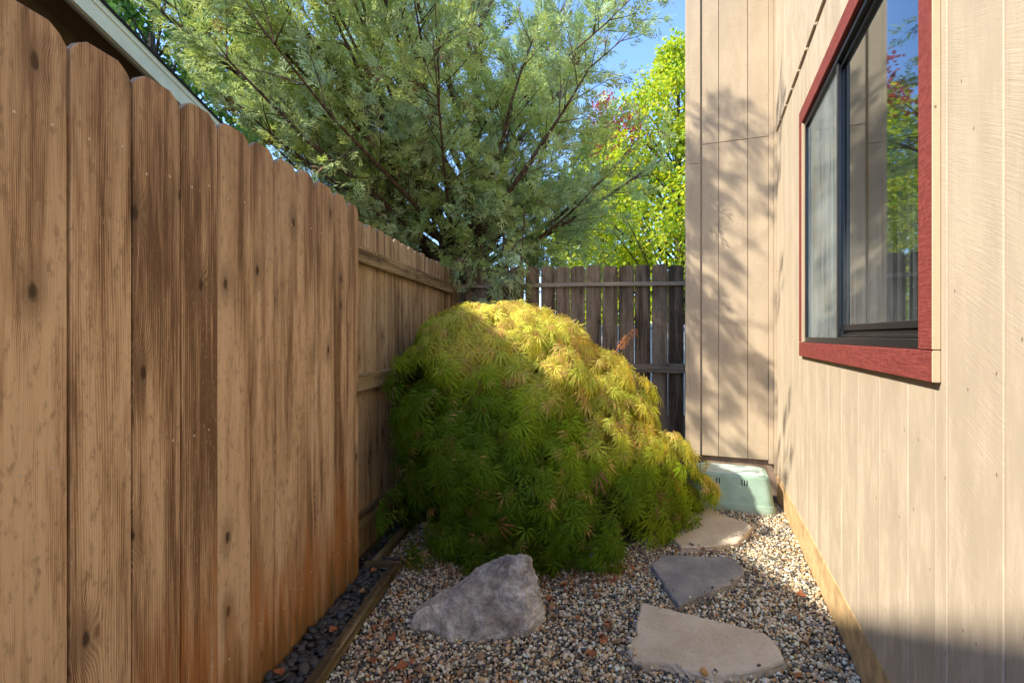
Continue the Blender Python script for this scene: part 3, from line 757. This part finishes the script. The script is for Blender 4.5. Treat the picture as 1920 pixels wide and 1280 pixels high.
# leaf litter of shrivelled maple scraps round the foot of the maple
n = 1500; th = RNG.uniform(np.pi * .85, np.pi * 2.15, n); rad = RNG.normal(1.0, .07, n)
X = .17 + np.cos(th) * 1.02 * rad; Y = 3.32 + np.sin(th) * .86 * rad
k = (X > -.6) & (X < .4956 + (Y + .188) * .3797 - .15); X, Y = X[k], Y[k]; n = len(X)
tv = np.array([(0, 0, 0), (.3, .5, .12), (0, 1, .05), (-.3, .5, .15)]); tf = np.array([(0, 1, 2), (0, 2, 3)])
c = np.array([(.36, .14, .05), (.45, .22, .09), (.22, .09, .04)])[RNG.integers(0, 3, n)]
v, f, c = scatter(tv, tf, rotmats(n, .7) * RNG.uniform(.008, .026, n)[:, None, None], np.stack([X, Y, RNG.uniform(.008, .022, n)], -1), c)
tag(np_mesh('leaf_litter', v, f, c, LEAF_DRY), kind='stuff')

# ------------------------------------------------------------------ laceleaf maple
MC = (.17, 3.32); MH = 1.36
def dome(th, hf, shrink=1.0):
    """surface point of the maple's crown for azimuth th and height fraction hf"""
    hf = np.clip(hf, 0, .999)
    r = (1 - hf ** (2.15 - .85 * np.cos(th))) ** .5
    bulge = 1 - .13 * np.clip(np.cos(th - .9), 0, 1) ** 2 + .07 * np.sin(3 * th + 1.3) + .05 * np.sin(5 * th + 4 * hf * 3)
    cx = MC[0] - .24 * hf ** 2; cy = MC[1] + .10 * hf ** 2
    low = np.where(hf < .12, .96, 1.)
    return np.stack([cx + np.cos(th) * .97 * r * bulge * shrink * low, cy + np.sin(th) * .84 * r * bulge * shrink * low, hf * MH * (shrink * .15 + .85)], -1)
def maple_leaf(seed, nl=7):
    rg = np.random.default_rng(seed); V = []; F = []
    angs = np.radians(np.array([0, 27, -27, 56, -56, 92, -92])[:nl] + rg.normal(0, 4, nl)); Ls = np.array([1, .94, .94, .78, .78, .5, .5])[:nl] * rg.uniform(.88, 1.08, nl)
    def P(x, y):
        r2 = x * x + y * y; return (x, y, -.42 * r2 - .12 * abs(x))
    for a, L in zip(angs, Ls):
        s_, c_ = math.sin(a), math.cos(a); w_ = .040
        def Q(u, l): return P(u * s_ + l * c_, u * c_ - l * s_)
        b = len(V)
        V += [Q(.05, 0), Q(.45 * L, w_), Q(.45 * L, -w_), Q(L, 0)]
        F += [(b, b + 2, b + 1), (b + 1, b + 2, b + 3)]
        for u0, sg in ((.32, 1), (.40, -1), (.56, 1), (.64, -1)):
            b = len(V); e = .24 * (1.2 - u0)
            V += [Q(u0 * L, 0), Q((u0 + .09) * L, sg * .01), Q((u0 + .27) * L, sg * e * .55)]
            F.append((b, b + 1, b + 2) if sg < 0 else (b, b + 2, b + 1))
    return np.array(V), np.array(F)
mt_ = tag(empty('laceleaf_maple', (MC[0], MC[1], 0)), 'low domed laceleaf Japanese maple with feathery green leaves turning golden on its sunlit side', 'shrub')
parts = []
NC = 420
rng = np.random.default_rng(21)
tmpls = [maple_leaf(k) for k in range(4)]
th = rng.uniform(0, 2 * np.pi, NC); hf = rng.uniform(0, 1, NC) ** .85
front = (np.sin(th) < .35) | (rng.uniform(0, 1, NC) < .55)
th, hf = th[front], hf[front]
# extra clumps across the crown's top
th = np.concatenate([th, rng.uniform(0, 2 * np.pi, 90)]); hf = np.concatenate([hf, rng.uniform(.86, .995, 90)]); NC = len(th)
for inner, cnt in ((0, 46), (1, 5)):
    sh = (rng.uniform(.83, 1.07, NC) if not inner else rng.uniform(.66, .78, NC)) + .06 * np.sin(th * 7 + hf * 5) * np.sin(hf * 13 + th * 2)
    Pc = dome(th, hf, sh[...])if False else np.array([dome(np.array(a), np.array(b), s_) for a, b, s_ in zip(th, hf, sh)])
    e1 = np.array([dome(np.array(a + .02), np.array(b), s_) for a, b, s_ in zip(th, hf, sh)]) - Pc
    e2 = np.array([dome(np.array(a), np.array(max(b - .02, 0) if b > .03 else b + .02), s_) for a, b, s_ in zip(th, hf, sh)]) - Pc
    e2 = e2 * np.where(hf > .03, 1, -1)[:, None]
    dn = norm(e2); lat = norm(e1); nn = norm(np.cross(lat, -dn)); 
    out = np.stack([np.cos(th), np.sin(th), np.full(NC, .25)], -1)
    nn = nn * np.sign((nn * out).sum(-1, keepdims=True))
    dn = norm(dn + nn * .18)
    size = rng.uniform(.7, 1.35, NC)
    # each clump is a drooping fan: a shallow arch that lifts off the crown and hangs over the next one below
    i = np.repeat(np.arange(NC), cnt); n = len(i)
    a = rng.uniform(-.15, .17, n) * size[i]; wid = .045 + .03 * (a + .15)
    b = rng.normal(0, 1, n) * wid * size[i]
    lift = .085 - 5.5 * b * b - 3.6 * (a - .02) ** 2 + rng.normal(0, .007, n)
    pos = Pc[i] + dn[i] * a[:, None] + lat[i] * b[:, None] + nn[i] * lift[:, None]
    slope = np.clip((a - .02) * 6, -.5, 1.2)
    d = dn[i] * 1.0 + lat[i] * (b / .08)[:, None] * .55 - nn[i] * slope[:, None] * .30 + rng.normal(0, .24, (n, 3)) + np.array([0, 0, -.42])
    up = nn[i] + np.array([-.15, 0, .3]) + rng.normal(0, .38, (n, 3))
    keep = pos[:, 2] > .02
    keep &= (Fdir.y * (pos[:, 0] + 1.14 * .992) - Fdir.x * (pos[:, 1] - .1267 * 1.14)) > .06       # stays on this side of the fence
    pos, d, up, i = pos[keep], d[keep], up[keep], i[keep]; n = len(pos)
    R = frame(d, up) * ((rng.choice([.06, .08, .095, .11], n) * rng.uniform(.85, 1.15, n))[:, None, None])
    # leaf pigment with sun and shade painted in: deep green within and low, yellow-green higher, bronze and golden where the crown gets most sun
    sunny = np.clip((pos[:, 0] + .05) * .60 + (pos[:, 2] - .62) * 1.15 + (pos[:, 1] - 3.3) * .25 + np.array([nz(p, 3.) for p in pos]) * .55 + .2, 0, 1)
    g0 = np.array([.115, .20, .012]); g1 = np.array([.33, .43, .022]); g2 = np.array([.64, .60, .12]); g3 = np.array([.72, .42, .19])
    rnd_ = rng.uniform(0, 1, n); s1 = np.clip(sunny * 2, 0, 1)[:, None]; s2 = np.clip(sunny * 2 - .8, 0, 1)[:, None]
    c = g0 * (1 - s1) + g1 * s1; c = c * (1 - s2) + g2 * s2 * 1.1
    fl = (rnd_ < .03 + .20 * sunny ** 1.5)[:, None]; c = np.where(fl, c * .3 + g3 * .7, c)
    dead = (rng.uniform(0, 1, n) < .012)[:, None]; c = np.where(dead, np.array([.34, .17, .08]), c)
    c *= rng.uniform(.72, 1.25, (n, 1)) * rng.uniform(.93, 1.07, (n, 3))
    ti = rng.integers(0, 4, n)
    for k in range(4):
        m_ = ti == k
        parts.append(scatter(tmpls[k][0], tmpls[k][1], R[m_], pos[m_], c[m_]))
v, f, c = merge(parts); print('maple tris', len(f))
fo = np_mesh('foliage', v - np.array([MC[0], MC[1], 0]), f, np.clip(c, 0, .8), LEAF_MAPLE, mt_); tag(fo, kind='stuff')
bm = bmesh.new()
tube(bm, [(0, 0, 0), (.02, 0, .15), (-.02, .02, .35)], [.055, .045, .04], 8)
bmobj('trunk', bm, BARK_M, mt_, smooth=True)
rr = random.Random(8)
for k in range(26):
    a = rr.uniform(0, 6.28); h = rr.uniform(.45, .97); e = dome(np.array(a), np.array(h), .93); e = Vector(e) - Vector((MC[0], MC[1], 0))
    bm = bmesh.new(); m_ = Vector((e.x * .4, e.y * .4, min(1.22, e.z + .22)))
    tube(bm, [(-.02, .02, .33), Vector((e.x * .15, e.y * .15, (.33 + m_.z) / 2 + .08)), m_, Vector((e.x * .8, e.y * .8, e.z + .1)), e], [.022, .016, .011, .007, .003], 5)
    bmobj('branch', bm, BARK_M, mt_, smooth=True)
# the thin bronze twig that stands clear of the crown
twv = []
bm = bmesh.new(); tube(bm, [(.42, -.1, 1.02), (.50, -.08, 1.10), (.56, -.07, 1.19), (.63, -.05, 1.245)], [.005, .004, .003, .0015], 5)
bmobj('branch', bm, solid('bronze_twig', (.30, .10, .05)), mt_, smooth=True)
tp = np.array([(.50, -.08, 1.10), (.54, -.07, 1.16), (.58, -.06, 1.20), (.63, -.05, 1.245), (.60, -.05, 1.22), (.52, -.08, 1.13)])
n = len(tp); d = rng.normal(0, .5, (n, 3)) + np.array([.4, 0, .3]); v, f, c = scatter(*tmpls[0], frame(d, np.tile([0, -.5, 1.], (n, 1))) * .06, tp, np.tile([.5, .20, .06], (n, 1)))
tag(np_mesh('twig_leaves', v, f, c, LEAF_MAPLE, mt_), kind='stuff')

# ------------------------------------------------------------------ juniper overhanging the fence corner
JB = Vector((-.62, 6.0, 0))
jt = tag(empty('juniper_tree', JB), 'tall blue-green juniper with feathery vase-shaped branches rising behind the fence corner', 'tree')
rng = np.random.default_rng(5); rj = random.Random(12)
bm = bmesh.new()
tube(bm, [(0, 0, -.1), (.03, 0, .8), (-.02, .05, 1.6), (.05, 0, 2.3)], [.17, .15, .13, .115], 9)
bmobj('trunk', bm, BARK_J, jt, smooth=True)
limbs = []
def limb(st, dirv, L, r0, droop=0.0, wob=.10, up=.25):
    pts = [Vector(st)]; d = Vector(dirv).normalized(); n = 9
    for k in range(n):
        d = (d + Vector((rj.uniform(-wob, wob), rj.uniform(-wob, wob), rj.uniform(-wob, wob) + up * .12 - droop * .12))).normalized()
        pts.append(pts[-1] + d * L / n)
    limbs.append((pts, r0)); return pts
heads = [limb((.05, 0, 2.25), (.15, .05, 1), 3.6, .085, wob=.06), limb((.0, 0, 1.9), (-.28, -.05, 1), 3.4, .075, wob=.07), limb((.04, .04, 1.7), (.42, .1, 1), 3.2, .07, wob=.07)]
def lp(pts, f_):
    x = f_ * (len(pts) - 1); i = min(int(x), len(pts) - 2); return pts[i].lerp(pts[i + 1], x - i)
N_L = 56
for k in range(N_L):
    hd = heads[k % 3]; f_ = rj.uniform(-.25, .85)
    st = lp(hd, max(f_, 0.)) if f_ > 0 else Vector((0.02, 0, 1.9 + f_ * 1.4))
    az = k * 2.39996 + rj.uniform(-.3, .3)
    el = rj.uniform(.35, 1.1) + (.2 if f_ > .4 else 0)
    L = rj.uniform(1.7, 3.1) * (1.15 - .5 * max(f_, 0))
    dv = Vector((math.cos(az) * math.cos(el), math.sin(az) * math.cos(el), math.sin(el)))
    if dv.y > .2: L *= .8
    if dv.x > .3: L *= .92
    limb(st, dv, L, .03 * L / 2.2 + .008)
# the long limbs that give the photo's outline: far left, thin tips up right, the low one; overhead left ones added to dapple the projecting wall
for tgt, r0, stz in (((-3.0, -1.0, 4.4), .035, 2.2), ((-2.9, -.6, 4.0), .035, 2.0), ((-2.6, -1.3, 3.9), .03, 2.0), ((-3.3, -.4, 5.0), .03, 2.4), ((-2.8, -1.8, 4.6), .03, 2.4), ((-2.2, -1.0, 3.35), .03, 1.8), ((-2.0, -1.5, 3.1), .03, 1.8), ((-2.5, -.7, 3.6), .03, 1.8), ((-.8, -3.10, 3.3), .03, 2.0), ((-1.2, -2.90, 3.9), .03, 2.2), ((-1.7, -3.00, 4.1), .03, 2.3), ((-.5, -3.00, 3.7), .03, 2.4), ((-1.5, -3.30, 6.0), .03, 3.2), ((-.9, -3.10, 5.9), .03, 3.2), ((-2.2, -3.10, 5.6), .03, 3.0), ((-.1, -2.50, 3.6), .025, 2.4), ((-1.3, -2.60, 3.1), .03, 2.0), ((-1.0, -3.20, 4.2), .03, 2.4), ((-.6, -2.90, 5.2), .03, 2.8), ((-1.3, -3.40, 5.4), .03, 2.8), ((-.2, -2.70, 3.0), .025, 2.0), ((-.3, -2.60, 4.2), .025, 2.5), ((-1.6, -3.40, 4.9), .03, 2.6), ((-3.3, -1.3, 3.9), .045, 1.9), ((-2.9, -1.9, 3.2), .045, 1.7), ((-2.4, -2.50, 4.2), .04, 2.2), ((-3.6, -.6, 4.6), .045, 2.2), ((-1.7, -2.90, 4.4), .04, 2.3), ((-1.2, -3.20, 3.6), .035, 2.3), ((-.9, -3.00, 4.6), .035, 2.6),
                     ((2.0, -.9, 4.55), .022, 2.9), ((2.1, -.3, 5.3), .022, 3.0), ((1.7, -1.2, 5.0), .022, 3.2), ((.9, -1.3, 3.2), .03, 1.9), ((.8, -.8, 2.5), .03, 1.7),
                     ((-2.6, -3.20, 3.6), .03, 2.0), ((-1.9, -1.5, 2.6), .03, 1.7), ((-1.6, -1.0, 2.25), .03, 1.5), ((-2.6, -1.2, 3.0), .03, 1.7), ((-.6, -.9, 2.2), .025, 1.5), ((.9, -.6, 2.1), .025, 1.5), ((-3.9, -1.6, 4.9), .03, 2.4), ((-3.0, -2.70, 4.9), .03, 2.6), ((-2.2, -3.30, 4.7), .03, 2.6)):
    st = Vector((0, 0, stz)); d = Vector(tgt) - st; limb(st, d, d.length, r0, wob=.07, up=.0)
def ln(pts, r0, mult=1.0): return pts
def poly(pts, r0, n=9):
    P = [Vector(p) for p in pts]; limbs.append(([lp(P, k / n) for k in range(n + 1)], r0))
poly([(0, 0, 2.2), (.25, -.6, 2.55), (.48, -1.05, 2.35), (.60, -1.30, 1.95), (.62, -1.42, 1.55)], .02)
poly([(0, 0, 2.1), (.15, -.7, 2.3), (.32, -1.15, 2.1), (.40, -1.38, 1.75)], .018)
poly([(0, 0, 2.3), (.5, -.6, 2.6), (.75, -1.1, 2.5), (.72, -1.4, 2.1), (.68, -1.5, 1.75)], .018)
for k in range(34):
    az = math.pi + rj.uniform(-.5, math.pi + .5); el = rj.uniform(.05, .55)
    limb((0, 0, rj.uniform(1.7, 3.0)), (math.cos(az) * math.cos(el), math.sin(az) * math.cos(el), math.sin(el)), rj.uniform(.9, 1.9), .018)
rk = np.cross(np.array([-RA + .1267 * 3, .992 * 3, 1.0216 * RA - .296 * .992 * 3]), np.array([.1267, .992, -.296 * .992])); rk = rk / np.linalg.norm(rk) * np.sign(rk[0])
RKV = Vector(rk)
def clear(p): return (Vector(p) + JB - Vector((0, 0, 1.2))).dot(RKV) > .14
segs = []
for pts, r0 in limbs:
    ok = [clear(p) for p in pts]
    if not all(ok): pts = pts[:max(2, ok.index(False))]
    if len(pts) < 4: continue
    L = sum((a - b).length for a, b in zip(pts, pts[1:]))
    bm = bmesh.new(); n = len(pts); tube(bm, pts, [max(.003, r0 * (1 - .88 * i / (n - 1))) for i in range(n)], 6); bmobj('branch', bm, BARK_J, jt, smooth=True)
    big = r0 > .06
    ns = int(L * (6.2 if not big else 3))
    for k in range(ns):
        f_ = rj.uniform(.28, 1.0) if not big else rj.uniform(.5, 1.)
        p = lp(pts, f_); d0 = (lp(pts, min(f_ + .05, 1)) - lp(pts, max(f_ - .05, 0))).normalized()
        sd = Vector((rj.gauss(0, 1), rj.gauss(0, 1), rj.gauss(0, 1))); sd = (sd - d0 * sd.dot(d0)).normalized()
        d1 = (d0 * .8 + sd * .8 + Vector((0, 0, .08))).normalized(); l1 = rj.uniform(.35, .85) * (1.15 - .5 * f_)
        segs.append((p, d1, l1))
twigV = []
pos = []; dirs = []
bmt = bmesh.new()
for p, d1, l1 in segs:
    cur = Vector(p); d = d1.copy(); pts = [cur.copy()]
    if not (clear(p) and clear(Vector(p) + d1 * l1)): continue
    n = 4
    for k in range(n):
        d = (d + Vector((rj.uniform(-.16, .16), rj.uniform(-.16, .16), rj.uniform(-.14, .12)))).normalized(); cur = cur + d * l1 / n; pts.append(cur.copy())
    tube(bmt, pts, [.0065, .0052, .004, .003, .0015], 3)
    m_ = int(l1 * 33)
    for k in range(m_):
        f_ = .12 + .9 * (k + rj.random()) / m_; q = lp(pts, min(f_, 1)); sd = Vector((rj.gauss(0, 1), rj.gauss(0, 1), rj.gauss(0, .8)))
        dd = (d * .75 + sd.normalized() * .75).normalized(); pos.append(q + dd * rj.uniform(0, .05)); dirs.append(dd)
bmobj('twigs', bmt, BARK_J, jt)['kind'] = 'stuff'
pos = np.array(pos) + np.array(JB); dirs = np.array(dirs)
# crown cut to shape for the light: nothing hanging so low or so near that the sunlit wall and maple lose their sun
S = np.array(SUN); NnA = np.array(Nn)
t_ = (pos @ NnA + .53) / (S @ NnA); hit = pos - S * t_[:, None]
edge = 3.10 + .16 * np.sin(hit[:, 2] * 5) + rng.normal(0, .05, len(pos)) - .0
shade_wall = (hit[:, 1] < edge) & (hit[:, 2] < 3.3)
cM = np.array([.42, 3.1, .75]); wv = pos - cM; al = wv @ S; dist = np.linalg.norm(wv - al[:, None] * S, axis=1)
shade_bush = (dist < .60) & (al > 0)
DA = np.array(D); HA = np.array(HO)
tj = ((pos - HA) @ DA - UC) / (S @ DA); hj = pos - S * tj[:, None]; vj = (hj - HA) @ NnA
top_jut = (tj > 0) & (vj > -.1) & (vj < .75) & (hj[:, 2] > 2.75 + vj * 1.0) & (hj[:, 2] < 4.6)
low_in = ((pos[:, 1] < 4.75) & (pos[:, 2] < 1.42)) | (pos[:, 0] < -RA + .1277 * pos[:, 1] + .12)
low_in |= ((pos[:, 0] + RA * pos[:, 1] * 0) < -9)
rk = np.cross(np.array([-RA + .1267 * 3, .992 * 3, 1.0216 * RA - .296 * .992 * 3]), np.array([.1267, .992, -.296 * .992])); rk = rk / np.linalg.norm(rk)
low_in |= ((pos - np.array([0, 0, 1.2])) @ rk) * np.sign(rk[0]) < .10        # kept clear of the neighbouring roof
behind = (pos[:, 2] < 1.1) | ((pos[:, 1] < 5.3) & (pos[:, 2] < 1.95) & (pos[:, 0] > .16)) | ((pos[:, 1] < 5.3) & (pos[:, 2] < 1.9) & (rng.uniform(0, 1, len(pos)) < .35))
cn = np.array([nz(p, 1.9) + .5 * nz(p, 5.) for p in pos])
on_jut = (tj > 0) & (vj > -.15) & (vj < .8)
keep = ~(shade_wall | shade_bush | behind | low_in | (top_jut & (rng.uniform(0, 1, len(pos)) < .9)))
keep &= ~(on_jut & (cn < -.04) & (rng.uniform(0, 1, len(pos)) < .93))  # foliage thinned in clumps to let sun patches onto the projecting wall
keep &= ~(~on_jut & (cn < -.24) & (rng.uniform(0, 1, len(pos)) < .8))
pos, dirs = pos[keep], dirs[keep]
def spray(seed):
    rg = np.random.default_rng(seed); V = []; F = []
    def blade(p, d, L, w_, s_):
        b = len(V); p = np.array(p); d = np.array(d) / np.linalg.norm(d); sd = np.cross(d, s_); sd /= np.linalg.norm(sd)
        V.extend([p, p + d * L * .45 + sd * w_, p + d * L, p + d * L * .45 - sd * w_]); F.extend([(b, b + 1, b + 2), (b, b + 2, b + 3)])
    blade((0, 0, 0), (0, 1, 0), 1, .022, (0, 0, 1)); 
    for k in range(9):
        y = .08 + .098 * k; sg = 1 if k % 2 else -1; ang = rg.uniform(.45, .8); q = rg.uniform(-.5, .5)
        d = (sg * math.sin(ang), math.cos(ang), q); L = .46 * (1.1 - y) + .1
        blade((0, y, 0), d, L, .036, (rg.normal(0, .4), 0, 1))
        if k < 5:
            p2 = np.array([0, y, 0]) + np.array(d) / np.linalg.norm(d) * L * .4
            blade(p2, (d[0] * .3 - sg * .1, 1, q + rg.uniform(-.4, .4)), L * .5, .034, (0, .2, 1)); blade(p2, (d[0] * 2.4, .8, q + rg.uniform(-.4, .4)), L * .45, .034, (0, .2, 1))
    return np.array(V), np.array(F)
sp = [spray(k) for k in range(3)]
n = len(pos); print('sprays', n)
up = rng.normal(0, .6, (n, 3)) + np.array([0, 0, 1])
cl = np.array([nz(p, 2.2) for p in pos])[:, None]
base = np.where(cl > .05, np.array([.47, .58, .33]), np.array([.46, .55, .19]))
mixr = rng.uniform(0, 1, (n, 1)); c = base * (1 - mixr * .5) + np.array([.62, .63, .28]) * mixr * .5
dead = rng.uniform(0, 1, (n, 1)) < .04; c = np.where(dead, np.array([.24, .15, .09]), c) * rng.uniform(.75, 1.25, (n, 1))
R = frame(dirs, up) * rng.uniform(.11, .19, n)[:, None, None]
ti = rng.integers(0, 3, n); parts = [scatter(sp[k][0], sp[k][1], R[ti == k], pos[ti == k], c[ti == k]) for k in range(3)]
v, f, c = merge(parts); print('juniper tris', len(f))
tag(np_mesh('foliage', v - np.array(JB), f, c, LEAF_JUN, jt), kind='stuff')

# ------------------------------------------------------------------ broad-leaved trees beyond
def leafy_tree(name, base, label, cat, profile, ztop, z0, n, size, cols, seed, aspect=1.0, group=None, nclump=160, red=None, mat=None):
    rg = np.random.default_rng(seed); rl = random.Random(seed)
    t = tag(empty(name, base), label, cat, group)
    bm = bmesh.new(); H = ztop
    tube(bm, [(0, 0, -.1), (.05, 0, H * .3), (-.03, .04, H * .6), (0, 0, H * .9)], [.16 * H / 7, .13 * H / 7, .07 * H / 7, .015], 8); bmobj('trunk', bm, BARK_M, t, smooth=True)
    zz = rg.uniform(z0, ztop, nclump * 3); hw = np.interp(zz, [p[0] for p in profile], [p[1] for p in profile])
    keep = rg.uniform(0, 1, len(zz)) < hw / hw.max() + .08; zz, hw = zz[keep][:nclump], hw[keep][:nclump]
    a = rg.uniform(0, 2 * np.pi, len(zz)); r = hw * rg.uniform(.04, 1.0, len(zz)) ** .55
    C_ = np.stack([np.cos(a) * r, np.sin(a) * r * aspect, zz], -1)
    for k in range(0, len(C_), 3):
        e = Vector(C_[k]); st = Vector((0, 0, max(z0 * .5, e.z - r[k] * .9 - .2))); bm = bmesh.new()
        tube(bm, [st, st.lerp(e, .5) + Vector((0, 0, .1)), e], [.03, .018, .006], 5); bmobj('branch', bm, BARK_M, t, smooth=True)
    per = n // len(C_); i = np.repeat(np.arange(len(C_)), per); m_ = len(i)
    cs = rg.uniform(.28, .52, len(C_)) * (.6 + .4 * hw / hw.max())
    off = rg.normal(0, 1, (m_, 3)); off = norm(off) * (rg.uniform(0, 1, (m_, 1)) ** .5)
    P = C_[i] + off * cs[i][:, None] * np.array([1, 1, 1.15])
    tv = np.array([(0, 0, 0), (.36, .35, .1), (.25, .75, .06), (0, 1, -.08), (-.25, .75, .06), (-.36, .35, .1)]); tf = np.array([(0, 1, 2), (0, 2, 3), (0, 3, 4), (0, 4, 5)])
    dv = norm(off + rg.normal(0, .6, (m_, 3)) + np.array([0, 0, -.5])); R = frame(dv, rg.normal(0, .7, (m_, 3)) + np.array([0, 0, .8])) * rg.uniform(size * .7, size * 1.25, m_)[:, None, None]
    c = np.array(cols)[rg.integers(0, len(cols), m_)] * rg.uniform(.75, 1.25, (m_, 1))
    if red is not None:
        rc, rad, rcol = red; dd = np.linalg.norm(P - np.array(rc), axis=1) + rg.normal(0, rad * .2, m_)
        c = np.where((dd < rad)[:, None], np.array(rcol) * rg.uniform(.6, 1.3, (m_, 1)), c)
    v, f, c = scatter(tv, tf, R, P, c)
    tag(np_mesh('foliage', v, f, np.clip(c, 0, .85), mat or LEAF_YEL, t), kind='stuff'); return t
YC = [(.42, .50, .04), (.50, .54, .05), (.32, .44, .035), (.58, .55, .07), (.22, .36, .035)]
leafy_tree('sweetgum_tree', (3.5, 10.5, 0), 'bright yellow-green broad-leaved tree with a reddening tip, beyond the back fence', 'tree', [(.8, 2.6), (3, 2.9), (4.5, 2.3), (5.6, 1.5), (6.6, .7), (7.4, .12)], 7.4, .9, 48000, .085, YC, 3, .8, nclump=480, red=((-1.45, -.2, 5.4), .62, (.34, .06, .07)))
leafy_tree('sweetgum_tree', (2.25, 12.2, 0), 'narrow yellow-green tree with a red-leaved top, seen left of the bright tree', 'tree', [(.8, 1.0), (3, 1.2), (5, .8), (6.3, .35), (7.0, .1)], 7.0, .9, 14000, .085, YC[:3], 9, .8, nclump=180, red=((0, 0, 6.6), .9, (.36, .06, .08)))
GC = [(.06, .14, .025), (.09, .19, .03), (.05, .10, .02), (.16, .26, .04)]
leafy_tree('broadleaf_tree', (-6.9, 9.6, 0), 'dark green broad-leaved tree behind the neighbouring roof, top left', 'tree', [(2, 1.8), (5, 3.0), (7.5, 2.6), (9.5, 1.0)], 9.5, 2.0, 16000, .13, GC, 14, .8, nclump=170)
leafy_tree('broadleaf_shrub', (-2.6, 10.5, 0), 'green shrub glimpsed beyond the left fence under the juniper', 'shrub', [(.2, 1.6), (1.5, 1.9), (2.6, 1.0)], 2.6, .2, 4000, .1, GC, 16, .8, nclump=50)
leafy_tree('broadleaf_shrub', (-.4, 9.2, 0), 'green shrub glimpsed through the slot beside the fence corner post', 'shrub', [(.2, .9), (1.2, 1.0), (1.9, .5)], 1.9, .15, 2500, .08, GC, 18, .8, nclump=30)
bm = bmesh.new(); add_box(bm, 0, 12, 0, .18, 0, 1.32, .01); add_box(bm, -.02, 12.02, -.03, .21, 1.321, 1.37, .008)
tag(bmobj('garden_wall', bm, solid('pale_render', (.62, .60, .55), .85), None, (-2, 8.2, 0), math.radians(-8)), 'pale rendered garden wall glimpsed through the gaps of the back fence', 'wall')

# ------------------------------------------------------------------ fallen leaves
lm = []
for k in range(4):
    bm = bmesh.new(); n = 7; L, R_ = [], []; C3 = []
    for i in range(n):
        f_ = i / (n - 1); wd = (math.sin(math.pi * f_ ** .85) * .40 + .01) * (1 + .15 * math.sin(i * 2.1 + k)); bend = .22 * math.sin(f_ * 3 + k); cu = .5 + .25 * k
        L.append(bm.verts.new((-wd + bend * .2, f_, wd * cu + .1 * math.sin(f_ * 5 + k)))); C3.append(bm.verts.new((bend * .2, f_, .1 * math.sin(f_ * 5 + k)))); R_.append(bm.verts.new((wd + bend * .2, f_, wd * cu * (.3 + .3 * k) + .1 * math.sin(f_ * 5 + k))))
    for i in range(n - 1):
        bm.faces.new((L[i], C3[i], C3[i + 1], L[i + 1])); bm.faces.new((C3[i], R_[i], R_[i + 1], C3[i + 1]))
    me = bpy.data.meshes.new('fallen_leaf'); bm.to_mesh(me); bm.free(); me.polygons.foreach_set('use_smooth', [True] * len(me.polygons)); lm.append(me)
def leaf_col(nm, a, b):
    N = NT(nm); v = N.noise(N.tc(), 4., 4.); r = N.rnd()
    return N.set(N.mix(N.mr(v, .3, .7), N.mix(r, a, b), tuple(k * .55 for k in a)), .7)
LC = [leaf_col('orange_dry_leaf', (.42, .13, .035), (.30, .10, .04)), leaf_col('tan_dry_leaf', (.40, .24, .12), (.28, .13, .07))]
for i, me in enumerate(lm): me.materials.append(LC[i % 2])
rr = random.Random(31)
spots = []
def zone(n, xr_, yr_, z, lab, grp):
    for _ in range(n):
        x = rr.uniform(*xr_) ; y = rr.uniform(*yr_)
        if math.hypot((x + .14) / .30, (y - 2.1) / .15) < 1: continue
        A = np.array([x]), np.array([y])
        if in_poly(S1, *A)[0] or in_poly(S2, *A)[0] or in_poly(S3, *A)[0]: continue
        ki = rr.randrange(4); o = link('fallen_leaf', lm[ki], None, (x, y, z), 0); s_ = rr.uniform(.022, .046)
        o.scale = (s_, s_, s_); o.rotation_euler = (rr.uniform(-.3, .3), rr.uniform(-.3, .3), rr.uniform(0, 6.3)); tag(o, ['flat orange ', 'slightly curled tan ', 'curled orange ', 'tightly curled tan '][ki] + lab, 'leaf', grp)
zone(14, (-.56, -.36), (1.75, 2.15), .012, 'dry leaf on the gravel left of the grey boulder', 'dry leaves left of the boulder')
zone(12, (-.5, .1), (1.62, 1.88), .012, 'dry leaf on the gravel in front of the boulder', 'dry leaves in front of the boulder')
zone(24, (.14, .42), (1.75, 2.5), .012, 'dry leaf on the gravel between boulder and flagstones', 'dry leaves between boulder and flagstones')
zone(12, (.3, .62), (2.4, 2.62), .014, 'dry leaf on the gravel at the foot of the maple', 'dry leaves at the foot of the maple')
for yy in (1.75, 1.92, 2.1, 2.16, 2.3, 2.65):
    o = link('fallen_leaf', rr.choice(lm), None, (.39 + (yy + .188) * .3797 - rr.uniform(.03, .1), yy, .013)); s_ = rr.uniform(.025, .045); o.scale = (s_,) * 3; o.rotation_euler = (.1, .2, rr.uniform(0, 6)); tag(o, 'orange dry leaf on the gravel along the house footing', 'leaf', 'dry leaves along the house footing')
for xx, yy in ((-.72, 1.98), (-.66, 2.28), (-.79, 1.72), (-.80, 2.15), (-.70, 2.48)):
    o = link('fallen_leaf', rr.choice(lm), None, (xx, yy, .032)); s_ = rr.uniform(.03, .045); o.scale = (s_,) * 3; o.rotation_euler = (.2, .1, rr.uniform(0, 6)); tag(o, 'brown dry leaf lying on the dark pebbles beside the fence', 'leaf', 'dry leaves on the dark pebbles')
